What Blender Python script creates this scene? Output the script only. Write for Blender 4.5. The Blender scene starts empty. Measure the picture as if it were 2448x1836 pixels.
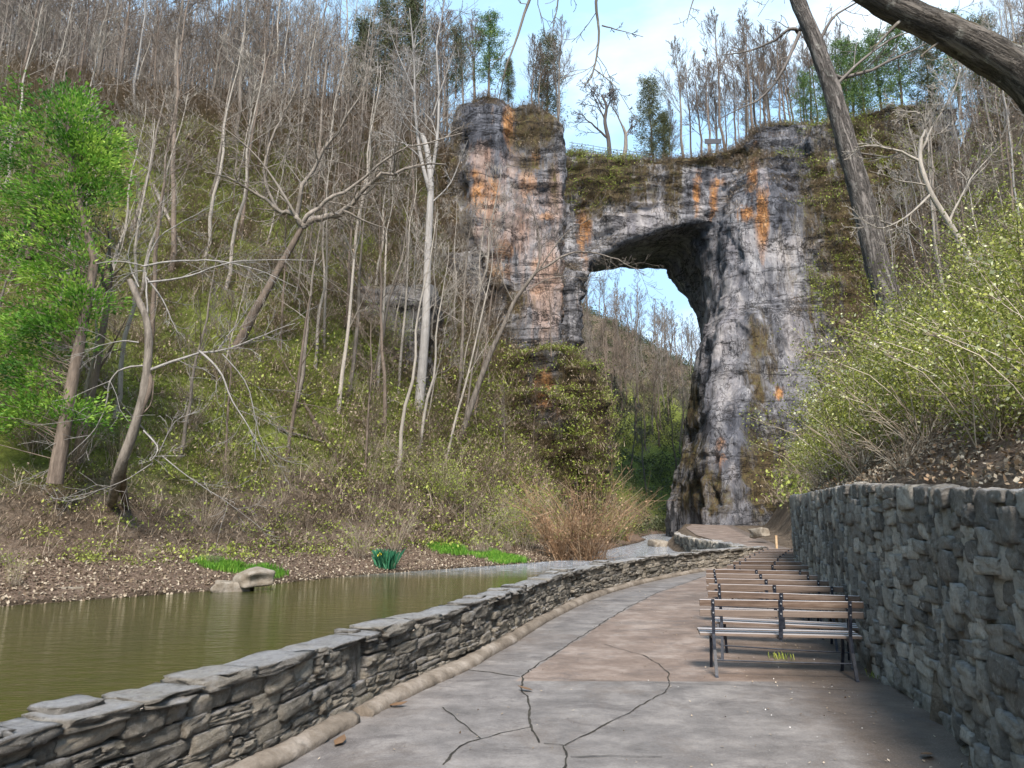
import bpy, math, random
import numpy as np
from mathutils import Vector
rng = np.random.default_rng(11); random.seed(11)
C = bpy.context.scene.collection
FPX, TH, HC = 739.6, math.radians(10.42), 1.75
ct, st = math.cos(TH), math.sin(TH)

# ------------------------------------------------------------------ camera maths (used only to read positions off the photograph)
def ray(u, v):
    a = (u-512)/FPX; b = (384-v)/FPX
    return np.array([a, ct-b*st, st+b*ct])
def at(u, v, Y):
    r = ray(u, v); return np.array([0, 0, HC]) + r*(Y/r[1])
def ground(u, v, z=0.0):
    r = ray(u, v); t = (z-HC)/r[2]; return np.array([0, 0, HC]) + r*t
def D(x, y):            # coordinates read on the 2212 px wide view
    return x*0.46293, y*0.46293
def F(x, y):            # coordinates read on the 2448 px photograph
    return x/2.390625, y/2.390625
def project(p):
    p = np.asarray(p, float); d = p - np.array([0, 0, HC])
    dep = d[..., 1]*ct + d[..., 2]*st; up = -d[..., 1]*st + d[..., 2]*ct
    dep = np.where(dep < .1, .1, dep)
    return 512+FPX*d[..., 0]/dep, 384-FPX*up/dep

# ------------------------------------------------------------------ numpy noise
def _h(ix, iy, iz, s):
    n = (ix.astype(np.int64)*374761393 + iy.astype(np.int64)*668265263 + iz.astype(np.int64)*2147483647 + s*974711) & 0xffffffff
    n = ((n ^ (n >> 13))*1274126177) & 0xffffffff
    n = (n ^ (n >> 16)) & 0xffffffff
    return n/4294967295.0
def vn(x, y, z=0.0, s=0):
    x, y, z = np.broadcast_arrays(np.asarray(x, float), np.asarray(y, float), np.asarray(z, float))
    ix, iy, iz = np.floor(x), np.floor(y), np.floor(z)
    fx, fy, fz = x-ix, y-iy, z-iz
    fx, fy, fz = fx*fx*(3-2*fx), fy*fy*(3-2*fy), fz*fz*(3-2*fz)
    r = 0
    for a in (0, 1):
        for b in (0, 1):
            for c in (0, 1):
                r = r + _h(ix+a, iy+b, iz+c, s)*(fx if a else 1-fx)*(fy if b else 1-fy)*(fz if c else 1-fz)
    return r*2-1
def fbm(x, y, z=0.0, o=4, s=0):
    r = 0; a = 1.0; t = 0
    x = np.asarray(x, float); y = np.asarray(y, float); z = np.asarray(z, float)
    for k in range(o):
        r = r + a*vn(x, y, z, s+k*17); t += a; a *= .5; x = x*2.03; y = y*2.03; z = z*2.03
    return r/t
def sstep(a, b, x):
    t = np.clip((np.asarray(x, float)-a)/(b-a), 0, 1); return t*t*(3-2*t)

# ------------------------------------------------------------------ object helpers
def mesh(name, V, Fc, mat=None, parent=None, smooth=False, attrs=None, mats=None, fmat=None):
    V = np.asarray(V, np.float32); me = bpy.data.meshes.new(name)
    if isinstance(Fc, np.ndarray):
        n, k = Fc.shape
        me.vertices.add(len(V)); me.vertices.foreach_set('co', V.ravel())
        me.loops.add(n*k); me.loops.foreach_set('vertex_index', Fc.astype(np.int32).ravel())
        me.polygons.add(n); me.polygons.foreach_set('loop_start', np.arange(n, dtype=np.int32)*k)
        me.polygons.foreach_set('loop_total', np.full(n, k, np.int32))
        me.update(calc_edges=True)
    else:
        me.from_pydata([tuple(map(float, v)) for v in V], [], Fc); me.update()
    if smooth: me.polygons.foreach_set('use_smooth', np.ones(len(me.polygons), bool))
    if attrs:
        for an, col in attrs.items():
            a = me.color_attributes.new(an, 'FLOAT_COLOR', 'POINT')
            col = np.asarray(col, np.float32)
            if col.shape[1] == 3: col = np.concatenate([col, np.ones((len(col), 1), np.float32)], 1)
            a.data.foreach_set('color', col.ravel())
    for m in (mats or ([mat] if mat else [])): me.materials.append(m)
    if fmat is not None: me.polygons.foreach_set('material_index', np.asarray(fmat, np.int32))
    o = bpy.data.objects.new(name, me); C.objects.link(o)
    if parent: o.parent = parent
    return o
def tag(o, label=None, cat=None, group=None, kind=None):
    if label: o['label'] = label
    if cat: o['category'] = cat
    if group: o['group'] = group
    if kind: o['kind'] = kind
    return o
def empty(name, loc=(0, 0, 0), rz=0.0, **k):
    o = bpy.data.objects.new(name, None); C.objects.link(o); o.empty_display_size = .2
    o.location = tuple(map(float, loc)); o.rotation_euler = (0, 0, rz); return tag(o, **k)
def dup(root, loc, rz=0.0, sc=1.0, label=None, group=None, tilt=(0, 0)):
    r = root.copy(); C.objects.link(r)
    r.location = tuple(map(float, loc)); r.rotation_euler = (tilt[0], tilt[1], rz)
    r.scale = (sc, sc, sc) if np.isscalar(sc) else sc
    if label: r['label'] = label
    if group: r['group'] = group
    for ch in list(root.children):
        c = ch.copy(); C.objects.link(c); c.parent = r
        for g in list(ch.children):
            d = g.copy(); C.objects.link(d); d.parent = c
    return r
def box(x0, x1, y0, y1, z0, z1):
    V = [(x, y, z) for x in (x0, x1) for y in (y0, y1) for z in (z0, z1)]
    return np.array(V, float), [(0, 1, 3, 2), (4, 6, 7, 5), (0, 4, 5, 1), (2, 3, 7, 6), (0, 2, 6, 4), (1, 5, 7, 3)]
class MB:
    def __init__(s): s.V = []; s.F = []; s.n = 0
    def add(s, V, Fc):
        V = np.asarray(V, float); s.V.append(V); s.F += [tuple(i+s.n for i in f) for f in Fc]; s.n += len(V); return s
    def box(s, *a): return s.add(*box(*a))
    def build(s, name, mat, parent=None, bevel=0, smooth=False):
        o = mesh(name, np.concatenate(s.V), s.F, mat, parent, smooth)
        if bevel:
            b = o.modifiers.new('bevel', 'BEVEL'); b.width = bevel; b.segments = 2; b.limit_method = 'ANGLE'
        return o

class Tubes:
    """polylines with a radius per point -> one tube mesh"""
    def __init__(s): s.V = []; s.F = []; s.n = 0; s.T = []; s.B = []
    def add(s, P, R, k=4, rough=0.0, tint=None):
        P = np.asarray(P, float); n = len(P)
        R = np.asarray(R, float)*np.ones(n)
        T = np.gradient(P, axis=0); T /= np.linalg.norm(T, axis=1)[:, None]+1e-9
        ref = np.array([0, 0, 1.0]) if abs(T[:, 2]).mean() < .8 else np.array([1.0, 0, 0])
        A = np.cross(T, ref); A /= np.linalg.norm(A, axis=1)[:, None]+1e-9
        B = np.cross(T, A)
        ph = np.arange(k)*2*math.pi/k
        rr = R[:, None]*np.ones((n, k))
        if rough: rr = rr*(1+rough*rng.uniform(-1, 1, (n, k)))
        V = P[:, None, :] + rr[..., None]*(np.cos(ph)[None, :, None]*A[:, None, :] + np.sin(ph)[None, :, None]*B[:, None, :])
        i = np.arange(n-1)[:, None]*k; j = np.arange(k)[None, :]; j2 = (j+1) % k
        Fq = np.stack([i+j, i+j2, i+k+j2, i+k+j], -1).reshape(-1, 4)+s.n
        s.V.append(V.reshape(-1, 3)); s.F.append(Fq); s.n += n*k
        ln_ = np.concatenate([[0], np.cumsum(np.linalg.norm(np.diff(P, axis=0), axis=1))])[:, None]*np.ones((n, k))
        s.B.append(np.stack([np.cos(ph)[None]*R[:, None]*4, np.sin(ph)[None]*R[:, None]*4, ln_], -1).reshape(-1, 3))
        s.T.append(np.full(n*k, rng.uniform() if tint is None else tint))
    def arrays(s):
        if not s.V: return np.zeros((0, 3)), np.zeros((0, 4), int), np.zeros(0)
        return np.concatenate(s.V), np.concatenate(s.F), np.concatenate(s.T)
    def build(s, name, mat, parent=None, smooth=True):
        V, Fc, T = s.arrays()
        at_ = {'tint': np.stack([T, T, T], 1)}
        if name == 'trunk': at_['barkco'] = np.concatenate(s.B)
        return mesh(name, V, Fc, mat, parent, smooth, attrs=at_)

def leaves(Cn, size, aspect=.55, up=0.3, dirs=None):
    """diamond leaves: centres (N,3), size (N,) -> V,F"""
    n = len(Cn); d = rng.normal(size=(n, 3)) if dirs is None else dirs+rng.normal(size=(n, 3))*.35
    d /= np.linalg.norm(d, axis=1)[:, None]
    nn = rng.normal(size=(n, 3)); nn[:, 2] += up*3
    s = np.cross(d, nn); s /= np.linalg.norm(s, axis=1)[:, None]+1e-9
    nrm = np.cross(s, d)
    sz = (np.asarray(size)*np.ones(n))[:, None]
    V = np.stack([Cn-d*sz*.5, Cn+s*sz*aspect*.5+nrm*sz*.06, Cn+d*sz*.5, Cn-s*sz*aspect*.5+nrm*sz*.06], 1)
    return V.reshape(-1, 3), np.arange(n*4).reshape(n, 4)
def replicate(V, Fc, T, loc, rz, sc):
    """stack transformed copies of one clump (stuff only)"""
    n = len(loc); c, s = np.cos(rz), np.sin(rz)
    sc = np.asarray(sc, float)
    if sc.ndim == 1: sc = np.stack([sc]*3, 1)
    X = V[None, :, 0]*sc[:, 0:1]; Y = V[None, :, 1]*sc[:, 1:2]; Z = V[None, :, 2]*sc[:, 2:3]
    W = np.stack([X*c[:, None]-Y*s[:, None]+loc[:, 0:1], X*s[:, None]+Y*c[:, None]+loc[:, 1:2], Z+loc[:, 2:3]], -1)
    FF = Fc[None]+(np.arange(n)*len(V))[:, None, None]
    TT = np.clip(T[None, :]*.5+rng.uniform(0, .5, (n, 1)), 0, 1)
    return W.reshape(-1, 3), FF.reshape(-1, Fc.shape[1]), TT.ravel()

# ------------------------------------------------------------------ materials
class NT:
    def __init__(s, name):
        s.m = bpy.data.materials.new(name); s.m.use_nodes = True; s.t = s.m.node_tree
        s.b = s.t.nodes['Principled BSDF']; s.b.inputs['Roughness'].default_value = .85
        s.b.inputs['Specular IOR Level'].default_value = .3
        s._o = None
    def n(s, typ, **k):
        x = s.t.nodes.new(typ)
        for a, v in k.items(): setattr(x, a, v)
        return x
    def l(s, a, b): s.t.links.new(a, b)
    def obj(s):
        if s._o is None: s._o = s.n('ShaderNodeTexCoord').outputs['Object']
        return s._o
    def coord(s, sx, sy, sz, rot=(0, 0, 0)):
        m = s.n('ShaderNodeMapping'); m.inputs['Scale'].default_value = (sx, sy, sz); m.inputs['Rotation'].default_value = rot
        s.l(s.obj(), m.inputs[0]); return m.outputs[0]
    def noise(s, sc, det=5, rough=.6, co=None, dist=0):
        x = s.n('ShaderNodeTexNoise'); x.inputs['Scale'].default_value = sc; x.inputs['Detail'].default_value = det
        x.inputs['Roughness'].default_value = rough; x.inputs['Distortion'].default_value = dist
        s.l(co if co is not None else s.obj(), x.inputs['Vector']); return x.outputs['Fac']
    def voro(s, sc, co=None, feat='F1', out='Distance', rnd=1):
        x = s.n('ShaderNodeTexVoronoi', feature=feat); x.inputs['Scale'].default_value = sc
        x.inputs['Randomness'].default_value = rnd
        s.l(co if co is not None else s.obj(), x.inputs['Vector']); return x.outputs[out]
    def ramp(s, fac, stops):
        x = s.n('ShaderNodeValToRGB'); e = x.color_ramp.elements
        while len(e) < len(stops): e.new(.5)
        for q, (p, c) in zip(e, stops): q.position = p; q.color = (*c, 1) if len(c) == 3 else c
        s.l(fac, x.inputs[0]); return x.outputs[0]
    def mix(s, f, a, b, mode='MIX'):
        x = s.n('ShaderNodeMix', data_type='RGBA', blend_type=mode)
        for v, i in ((f, 0), (a, 6), (b, 7)):
            if hasattr(v, 'is_linked'): s.l(v, x.inputs[i])
            elif i == 0: x.inputs[i].default_value = v
            else: x.inputs[i].default_value = (*v, 1)
        return x.outputs[2]
    def math(s, op, a, b=0.0, clamp=False):
        x = s.n('ShaderNodeMath', operation=op, use_clamp=clamp)
        for v, i in ((a, 0), (b, 1)):
            if hasattr(v, 'is_linked'): s.l(v, x.inputs[i])
            else: x.inputs[i].default_value = v
        return x.outputs[0]
    def mrange(s, v, a, b, c=0.0, d=1.0):
        x = s.n('ShaderNodeMapRange'); s.l(v, x.inputs[0])
        for i, q in zip((1, 2, 3, 4), (a, b, c, d)): x.inputs[i].default_value = q
        return x.outputs[0]
    def attr(s, name):
        x = s.n('ShaderNodeVertexColor', layer_name=name); y = s.n('ShaderNodeSeparateColor'); s.l(x.outputs[0], y.inputs[0]); return list(y.outputs)+[x.outputs['Alpha']]
    def rand(s): return s.n('ShaderNodeObjectInfo').outputs['Random']
    def bump(s, h, strength=.5, dist=.1, prev=None):
        x = s.n('ShaderNodeBump'); x.inputs['Strength'].default_value = strength; x.inputs['Distance'].default_value = dist
        s.l(h, x.inputs['Height'])
        if prev is not None: s.l(prev, x.inputs['Normal'])
        return x.outputs[0]
    def done(s, col, nrm=None, rough=None):
        if hasattr(col, 'is_linked'): s.l(col, s.b.inputs['Base Color'])
        else: s.b.inputs['Base Color'].default_value = (*col, 1)
        if nrm is not None: s.l(nrm, s.b.inputs['Normal'])
        if rough is not None:
            if hasattr(rough, 'is_linked'): s.l(rough, s.b.inputs['Roughness'])
            else: s.b.inputs['Roughness'].default_value = rough
        return s.m

def bark_mat(name, dark, light, moss=0.0, scale=6.0):
    t = NT(name); co = t.coord(1, 1, .18)
    if moss:
        at_ = t.n('ShaderNodeVertexColor', layer_name='barkco'); mp_ = t.n('ShaderNodeMapping'); mp_.inputs['Scale'].default_value = (1, 1, .55); t.l(at_.outputs[0], mp_.inputs[0]); co = mp_.outputs[0]; scale = 2.6
    a = t.noise(scale, 6, .7, co); c = t.ramp(a, [(.3, dark), (.7, light)])
    tv = t.attr('tint')[0]; c = t.mix(t.math('MULTIPLY', tv, .45), c, tuple(x*.5 for x in dark))
    r = t.rand(); c = t.mix(t.math('MULTIPLY', r, .35), c, light)
    if moss:
        g = t.n('ShaderNodeNewGeometry'); sp = t.n('ShaderNodeSeparateXYZ'); t.l(g.outputs['Normal'], sp.inputs[0])
        nz = t.noise(2.2, 5, .7); mf = t.mrange(t.math('ADD', t.math('MULTIPLY', sp.outputs[2], .6), nz), .78, 1.0)
        mc = t.ramp(t.noise(14, 4), [(.35, (.07, .05, .012)), (.65, (.20, .14, .03))])
        c = t.mix(t.math('MULTIPLY', mf, moss), c, mc)
    if moss:
        fur = t.math('ABSOLUTE', t.math('SUBTRACT', t.noise(1.5, 6, .7, co, .5), .5)); c = t.mix(t.mrange(fur, 0, .05, .8, 0), c, (.02, .017, .015))
        c = t.mix(t.mrange(t.noise(5, 5, .7), .58, .68, 0, .6), c, (.42, .42, .38))
        return t.done(c, t.bump(t.noise(9, 5, .75, co), .8, .02, t.bump(t.mrange(fur, 0, .09), 1.0, .06)), .9)
    return t.done(c, t.bump(t.noise(scale*2.5, 6, .75, co), .9, .05), .9)
def leaf_mat(name, a, b, c=None, trans=.25):
    t = NT(name); tv = t.attr('tint')[0]
    col = t.ramp(tv, [(0, a), (.55, b), (1, c or b)])
    r = t.rand(); col = t.mix(t.math('MULTIPLY', r, .25), col, a)
    m = t.done(col, None, .6)
    ts = t.n('ShaderNodeBsdfTranslucent'); t.l(col, ts.inputs[0]); mx = t.n('ShaderNodeMixShader'); mx.inputs[0].default_value = trans
    t.l(t.b.outputs[0], mx.inputs[1]); t.l(ts.outputs[0], mx.inputs[2]); t.l(mx.outputs[0], t.t.nodes['Material Output'].inputs[0])
    return m
M = {}
M['bark_grey'] = bark_mat('bark_grey', (.05, .04, .033), (.33, .29, .25))
M['bark_pale'] = bark_mat('bark_pale', (.11, .095, .08), (.50, .455, .40))
M['bark_brown'] = bark_mat('bark_brown', (.045, .034, .027), (.27, .215, .175))
M['bark_silver'] = bark_mat('bark_silver', (.12, .11, .10), (.42, .40, .385))
M['bark_dark'] = bark_mat('bark_dark', (.03, .027, .025), (.12, .105, .10))
M['bark_moss'] = bark_mat('bark_moss', (.05, .043, .036), (.28, .25, .22), 1.0, 9)
M['bark_trunk'] = bark_mat('bark_trunk', (.07, .06, .055), (.30, .27, .25), .25, 9)
M['needle'] = leaf_mat('needle', (.04, .08, .025), (.11, .19, .05), (.24, .33, .08))
M['cedar'] = leaf_mat('cedar', (.06, .075, .035), (.12, .135, .065), (.19, .19, .09))
M['arbor'] = leaf_mat('arbor', (.035, .11, .018), (.14, .31, .035), (.40, .56, .10), .4)
M['shoot'] = leaf_mat('shoot', (.09, .11, .025), (.22, .25, .045), (.40, .42, .08), .3)
M['blossom'] = leaf_mat('blossom', (.55, .55, .20), (.72, .74, .42), (.85, .87, .66), .3)
M['olive'] = leaf_mat('olive', (.11, .15, .028), (.27, .33, .06), (.42, .46, .11))
M['brush'] = leaf_mat('brush', (.13, .10, .07), (.30, .235, .17), (.50, .42, .33), .1)
M['grass'] = leaf_mat('grass', (.05, .15, .02), (.12, .29, .03), (.26, .42, .07))
M['daffodil'] = leaf_mat('daffodil', (.015, .09, .05), (.03, .15, .08), (.06, .22, .11))
M['litter'] = leaf_mat('litter', (.11, .08, .055), (.26, .20, .14), (.47, .41, .32), .1)
M['twig'] = leaf_mat('twig', (.14, .11, .08), (.30, .24, .18), (.50, .44, .36), .0)
M['greytwig'] = leaf_mat('greytwig', (.085, .07, .058), (.19, .16, .135), (.31, .27, .235), 0)
M['russet'] = leaf_mat('russet', (.15, .09, .05), (.34, .21, .12), (.52, .38, .25), .1)

def rock_mat(name, light=1.0, brown=0.0, strat=(0, 0, 0), pl=((.28, .27, .30), (.62, .58, .57))):
    t = NT(name)
    vs = t.coord(.5, .5, .075); hs = t.coord(.12, .12, .8, strat)
    L = light
    big = t.noise(.11, 5, .6, t.coord(1, 1, .45), 1.0)
    c = t.ramp(big, [(.34, (.075*L, .08*L, .10*L)), (.47, (.17*L, .175*L, .20*L)), (.58, (.36*L, .355*L, .37*L)), (.68, (.58*L, .55*L, .54*L))])
    a = t.noise(1.1, 8, .72, vs, .4); c = t.mix(.55, c, t.ramp(a, [(.34, (.04*L, .042*L, .05*L)), (.5, (.22*L, .22*L, .24*L)), (.66, (.66*L, .64*L, .65*L))]))
    c = t.mix(t.mrange(t.noise(.5, 8, .75, hs), .54, .66, 0, .4), c, (.10*L, .095*L, .095*L))
    c = t.mix(t.mrange(t.noise(.9, 7, .7, t.coord(1, 1, .09), .3), .60, .68, 0, .6), c, (.66*L, .64*L, .66*L))
    c = t.mix(t.mrange(t.noise(.8, 7, .7, t.coord(1.3, 1.3, .06), .2), .56, .64, 0, .7), c, (.045*L, .05*L, .06*L))
    s = t.attr('stain')
    nz = t.noise(.8, 8, .75, t.coord(1, 1, .16), .5)
    def mask(ch, lo=.78, hi=.95): return t.mrange(t.math('ADD', s[ch], t.math('MULTIPLY', t.math('SUBTRACT', nz, .5), 2.6)), lo-.45, hi-.12)
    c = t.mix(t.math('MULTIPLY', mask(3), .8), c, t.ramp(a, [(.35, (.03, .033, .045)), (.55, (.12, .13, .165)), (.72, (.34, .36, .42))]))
    warm = t.ramp(t.noise(1.1, 8, .78, t.coord(1, 1, .5)), [(.3, (.12, .06, .03)), (.42, (.36, .17, .07)), (.54, (.60, .30, .12)), (.68, (.68, .52, .36))])
    c = t.mix(mask(0), c, warm)
    pale = t.ramp(t.noise(1.2, 5, .6, vs), [(.35, pl[0]), (.65, pl[1])])
    c = t.mix(t.math('MULTIPLY', mask(2), .85), c, pale)
    moss = t.ramp(t.noise(1.4, 6, .7), [(.3, (.05, .04, .022)), (.5, (.13, .095, .05)), (.7, (.17, .16, .055))])
    c = t.mix(mask(1), c, moss)
    if brown: c = t.mix(brown, c, moss)
    w1 = t.noise(.13, 8, .7, t.coord(.45, .45, 2.0, strat), .6); w2 = t.noise(.16, 8, .7, t.coord(1.8, 1.8, .4, (0, .5*strat[1], 0)), .5)
    for ww in (w1, w2):
        cr = t.math('ABSOLUTE', t.math('SUBTRACT', ww, .5)); c = t.mix(t.mrange(cr, 0, .016, .95, 0), c, (.018, .017, .019))
    n1 = t.bump(t.math('ADD', t.noise(.6, 9, .72, t.coord(1, 1, .6, strat)), t.mrange(t.math('ABSOLUTE', t.math('SUBTRACT', w1, .5)), 0, .03, -.25, 0)), 1.0, 1.6)
    n2 = t.bump(t.noise(2.6, 6, .7, t.coord(1, 1, .35)), .8, .45, n1)
    return t.done(c, n2, .9)
M['rock'] = rock_mat('rock', 1.2, 0, (0, .25, 0))
M['rock_cliff'] = rock_mat('rock_cliff', 1.1, 0, (0, .05, 0), ((.40, .26, .20), (.66, .53, .48)))
M['rock_pillar'] = rock_mat('rock_pillar', 1.12, 0, (0, 1.15, 0))
M['rock_brown'] = rock_mat('rock_brown', 1.0, .25)

def stone_mat(name, cols):
    t = NT(name); s = t.attr('tint')
    c = t.ramp(s[0], cols)
    c = t.mix(t.mrange(t.noise(3.5, 8, .75), .40, .7, 0, .5), c, (.09, .088, .08))
    c = t.mix(t.mrange(t.noise(5, 6, .7), .56, .68, 0, .55), c, (.42, .41, .41))
    g = t.n('ShaderNodeNewGeometry'); sp = t.n('ShaderNodeSeparateXYZ'); t.l(g.outputs['Normal'], sp.inputs[0])
    c = t.mix(t.math('MULTIPLY', t.mrange(sp.outputs[2], .55, .95), t.mrange(t.noise(2.5, 6, .7), .35, .6, .2, .8)), c, (.40, .40, .42))
    c = t.mix(t.mrange(t.noise(1.3, 5, .6), .60, .75, 0, .45), c, (.12, .12, .05))
    c = t.mix(t.mrange(t.noise(22, 6, .75), .52, .66, 0, .5), c, (.50, .48, .44)); c = t.mix(t.mrange(t.noise(16, 6, .75), .50, .36, 0, .35), c, (.06, .058, .05))
    n1 = t.bump(t.noise(7, 9, .8, t.coord(1, 1, 2.4)), 1.0, .14)
    return t.done(c, t.bump(t.noise(40, 6, .8), .8, .02, n1), .9)
M['stone'] = stone_mat('stone', [(0, (.14, .13, .115)), (.35, (.29, .265, .225)), (.7, (.42, .37, .30)), (1, (.58, .52, .43))])
M['stone_cap'] = stone_mat('stone_cap', [(0, (.19, .175, .155)), (.5, (.28, .26, .235)), (1, (.38, .345, .295))])
M['stone_tall'] = stone_mat('stone_tall', [(0, (.17, .155, .14)), (.35, (.33, .305, .275)), (.7, (.48, .445, .395)), (1, (.68, .63, .56))])
t = NT('mortar'); M['mortar'] = t.done(t.ramp(t.noise(7, 6), [(.3, (.12, .115, .10)), (.7, (.24, .23, .205))]), t.bump(t.noise(20, 6), .8, .04), .95)

t = NT('boulder_rock')
M['boulder'] = t.done(t.ramp(t.noise(2.5, 8, .7), [(.3, (.14, .11, .075)), (.7, (.33, .30, .26))]), t.bump(t.noise(7, 8, .75), .9, .08), .9)

# ground of the hillsides: leaf litter, moss and earth
t = NT('forest_floor')
s = t.attr('cover')
base = t.ramp(t.noise(1.7, 9, .78), [(.32, (.06, .045, .032)), (.5, (.17, .13, .095)), (.68, (.33, .27, .21))])
grn = t.ramp(t.noise(2.6, 8, .78), [(.32, (.065, .075, .02)), (.5, (.19, .23, .045)), (.7, (.35, .40, .09))])
gm = t.mrange(t.math('ADD', t.math('MULTIPLY', t.noise(.11, 5, .65), 1.0), t.math('MULTIPLY', s[1], .55)), 0.66, .90)
c = t.mix(gm, base, grn)
lit = t.ramp(t.noise(9, 7, .8), [(.3, (.07, .045, .03)), (.5, (.22, .15, .11)), (.7, (.42, .33, .27))])
c = t.mix(s[0], c, lit)
c = t.mix(s[2], c, (.05, .035, .02))
n1 = t.bump(t.noise(1.1, 9, .8), 1.0, .8); n2 = t.bump(t.noise(7, 6, .8), .8, .12, n1)
M['floor'] = t.done(c, n2, .95)

# creek
t = NT('creek_water')
sp = t.n('ShaderNodeSeparateXYZ'); t.l(t.obj(), sp.inputs[0])
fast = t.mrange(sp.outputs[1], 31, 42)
c = t.mix(t.mrange(t.noise(.15, 4), .35, .65), (.050, .050, .010), (.033, .037, .010))
c = t.mix(t.mrange(sp.outputs[1], 24, 38), c, (.075, .062, .028))
w1 = t.noise(2.2, 4, .6, t.coord(.7, 1.6, 1)); w2 = t.noise(9, 3, .55, t.coord(.6, 1.5, 1))
w3 = t.noise(3.0, 5, .7, t.coord(.5, 1.3, 1), 1)
n1 = t.bump(t.math('ADD', w1, t.math('MULTIPLY', w2, .35)), .6, .06)
bs = t.n('ShaderNodeBump'); t.l(t.math('MULTIPLY', fast, .9), bs.inputs['Strength']); bs.inputs['Distance'].default_value = .5
t.l(w3, bs.inputs['Height']); t.l(n1, bs.inputs['Normal'])
foam_glint = t.math('MULTIPLY', fast, t.mrange(t.noise(3.5, 6, .75, t.coord(.4, 1.3, 1)), .48, .6))
c = t.mix(t.math('MULTIPLY', fast, .45), c, (.30, .36, .46)); c = t.mix(t.math('MULTIPLY', foam_glint, .8), c, (.72, .78, .88))  # sky reflection painted into the fast water as blue-grey, along with pale foam flecks
t.b.inputs['IOR'].default_value = 1.33; t.b.inputs['Specular IOR Level'].default_value = .5
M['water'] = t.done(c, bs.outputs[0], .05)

# concrete path
t = NT('path_concrete')
s = t.attr('zone')
grey = t.ramp(t.noise(1.6, 9, .72), [(.32, (.08, .072, .068)), (.5, (.155, .140, .132)), (.68, (.25, .228, .212))])
tan = t.ramp(t.noise(1.1, 9, .72), [(.3, (.085, .058, .044)), (.5, (.18, .132, .105)), (.7, (.32, .265, .23))])
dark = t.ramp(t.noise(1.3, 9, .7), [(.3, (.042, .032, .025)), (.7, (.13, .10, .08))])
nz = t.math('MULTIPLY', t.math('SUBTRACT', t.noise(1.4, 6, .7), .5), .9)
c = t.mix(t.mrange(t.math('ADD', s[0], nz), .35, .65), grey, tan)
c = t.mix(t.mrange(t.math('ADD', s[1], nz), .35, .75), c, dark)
stain = t.mrange(t.noise(1.3, 9, .78, t.coord(.8, 1.2, 1), .8), .53, .62)
c = t.mix(t.math('MULTIPLY', stain, .6), c, (.07, .06, .058))
pale = t.mrange(t.noise(2.3, 8, .75, t.coord(1, 1.4, 1), .5), .60, .70)
c = t.mix(t.math('MULTIPLY', pale, .14), c, (.42, .40, .39)); c = t.mix(t.mrange(t.noise(.7, 7, .75, None, .6), .52, .66, 0, .6), c, (.11, .085, .068))
ag = t.noise(160, 3, .8); c = t.mix(t.mrange(ag, .55, .75, 0, .35), c, (.45, .44, .43)); c = t.mix(t.mrange(ag, .43, .28, 0, .5), c, (.05, .05, .05))
g2 = t.noise(55, 5, .8); c = t.mix(t.mrange(g2, .54, .70, 0, .45), c, (.36, .34, .325)); c = t.mix(t.mrange(g2, .45, .32, 0, .55), c, (.05, .045, .042)); g3 = t.noise(9, 6, .8); c = t.mix(t.mrange(g3, .55, .68, 0, .35), c, (.07, .06, .055))
rg = t.mrange(t.noise(.9, 6, .7, t.coord(.55, 1.4, 1)), .4, .65, .78, .38)
M['path'] = t.done(c, t.bump(t.noise(110, 4, .75), .35, .006, t.bump(t.noise(2, 6, .6), .25, .03)), rg)
t = NT('kerb_concrete')
c = t.ramp(t.noise(2.2, 8, .72), [(.3, (.07, .055, .042)), (.5, (.185, .155, .125)), (.72, (.35, .31, .27))])
c = t.mix(t.mrange(t.noise(7, 6, .7), .55, .7, 0, .6), c, (.08, .07, .06))
M['kerb'] = t.done(c, t.bump(t.noise(14, 7, .75), .8, .025), .9)
t = NT('crack_dirt'); M['crack'] = t.done(t.ramp(t.noise(9, 4), [(.35, (.012, .011, .01)), (.7, (.05, .045, .035))]), None, 1)
t = NT('rust_rim'); M['rim'] = t.done(t.ramp(t.noise(9, 6), [(.35, (.03, .018, .012)), (.7, (.13, .08, .055))]), None, 1)
t = NT('bench_wood'); co = t.coord(.8, 9, 9)
c = t.ramp(t.noise(3, 8, .7, co), [(.3, (.05, .032, .024)), (.5, (.13, .088, .065)), (.7, (.24, .185, .15))])
g = t.n('ShaderNodeNewGeometry'); sp = t.n('ShaderNodeSeparateXYZ'); t.l(g.outputs['Normal'], sp.inputs[0])
c = t.mix(t.mrange(sp.outputs[2], .6, .95, 0, .75), c, (.50, .49, .51))
c = t.mix(t.math('MULTIPLY', t.rand(), .5), c, (.24, .20, .175))
M['wood'] = t.done(c, t.bump(t.noise(6, 8, .7, co), .5, .006), .7)
t = NT('bench_iron'); M['iron'] = t.done(t.ramp(t.noise(18, 5), [(.35, (.008, .011, .02)), (.75, (.045, .05, .065))]), t.bump(t.noise(60, 3), .3, .002), .45)
t = NT('bolt_steel'); t.b.inputs['Metallic'].default_value = .7; M['steel'] = t.done((.45, .45, .46), None, .4)
t = NT('fence_wire'); M['fence'] = t.done((.17, .22, .24), None, .6)
t = NT('marker_wood'); M['marker'] = t.done(t.ramp(t.noise(8, 4), [(.3, (.45, .30, .17)), (.7, (.62, .46, .30))]), None, .8)
t = NT('lamp_shell'); M['shell'] = t.done((.22, .25, .28), None, .4)
t = NT('lamp_lens'); M['lens'] = t.done((.85, .87, .92), None, .15)
t = NT('yellow_petal'); M['yellow'] = t.done((.9, .75, .05), None, .6)
t = NT('white_petal'); M['petal'] = t.done((.80, .78, .76), None, .6)

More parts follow.
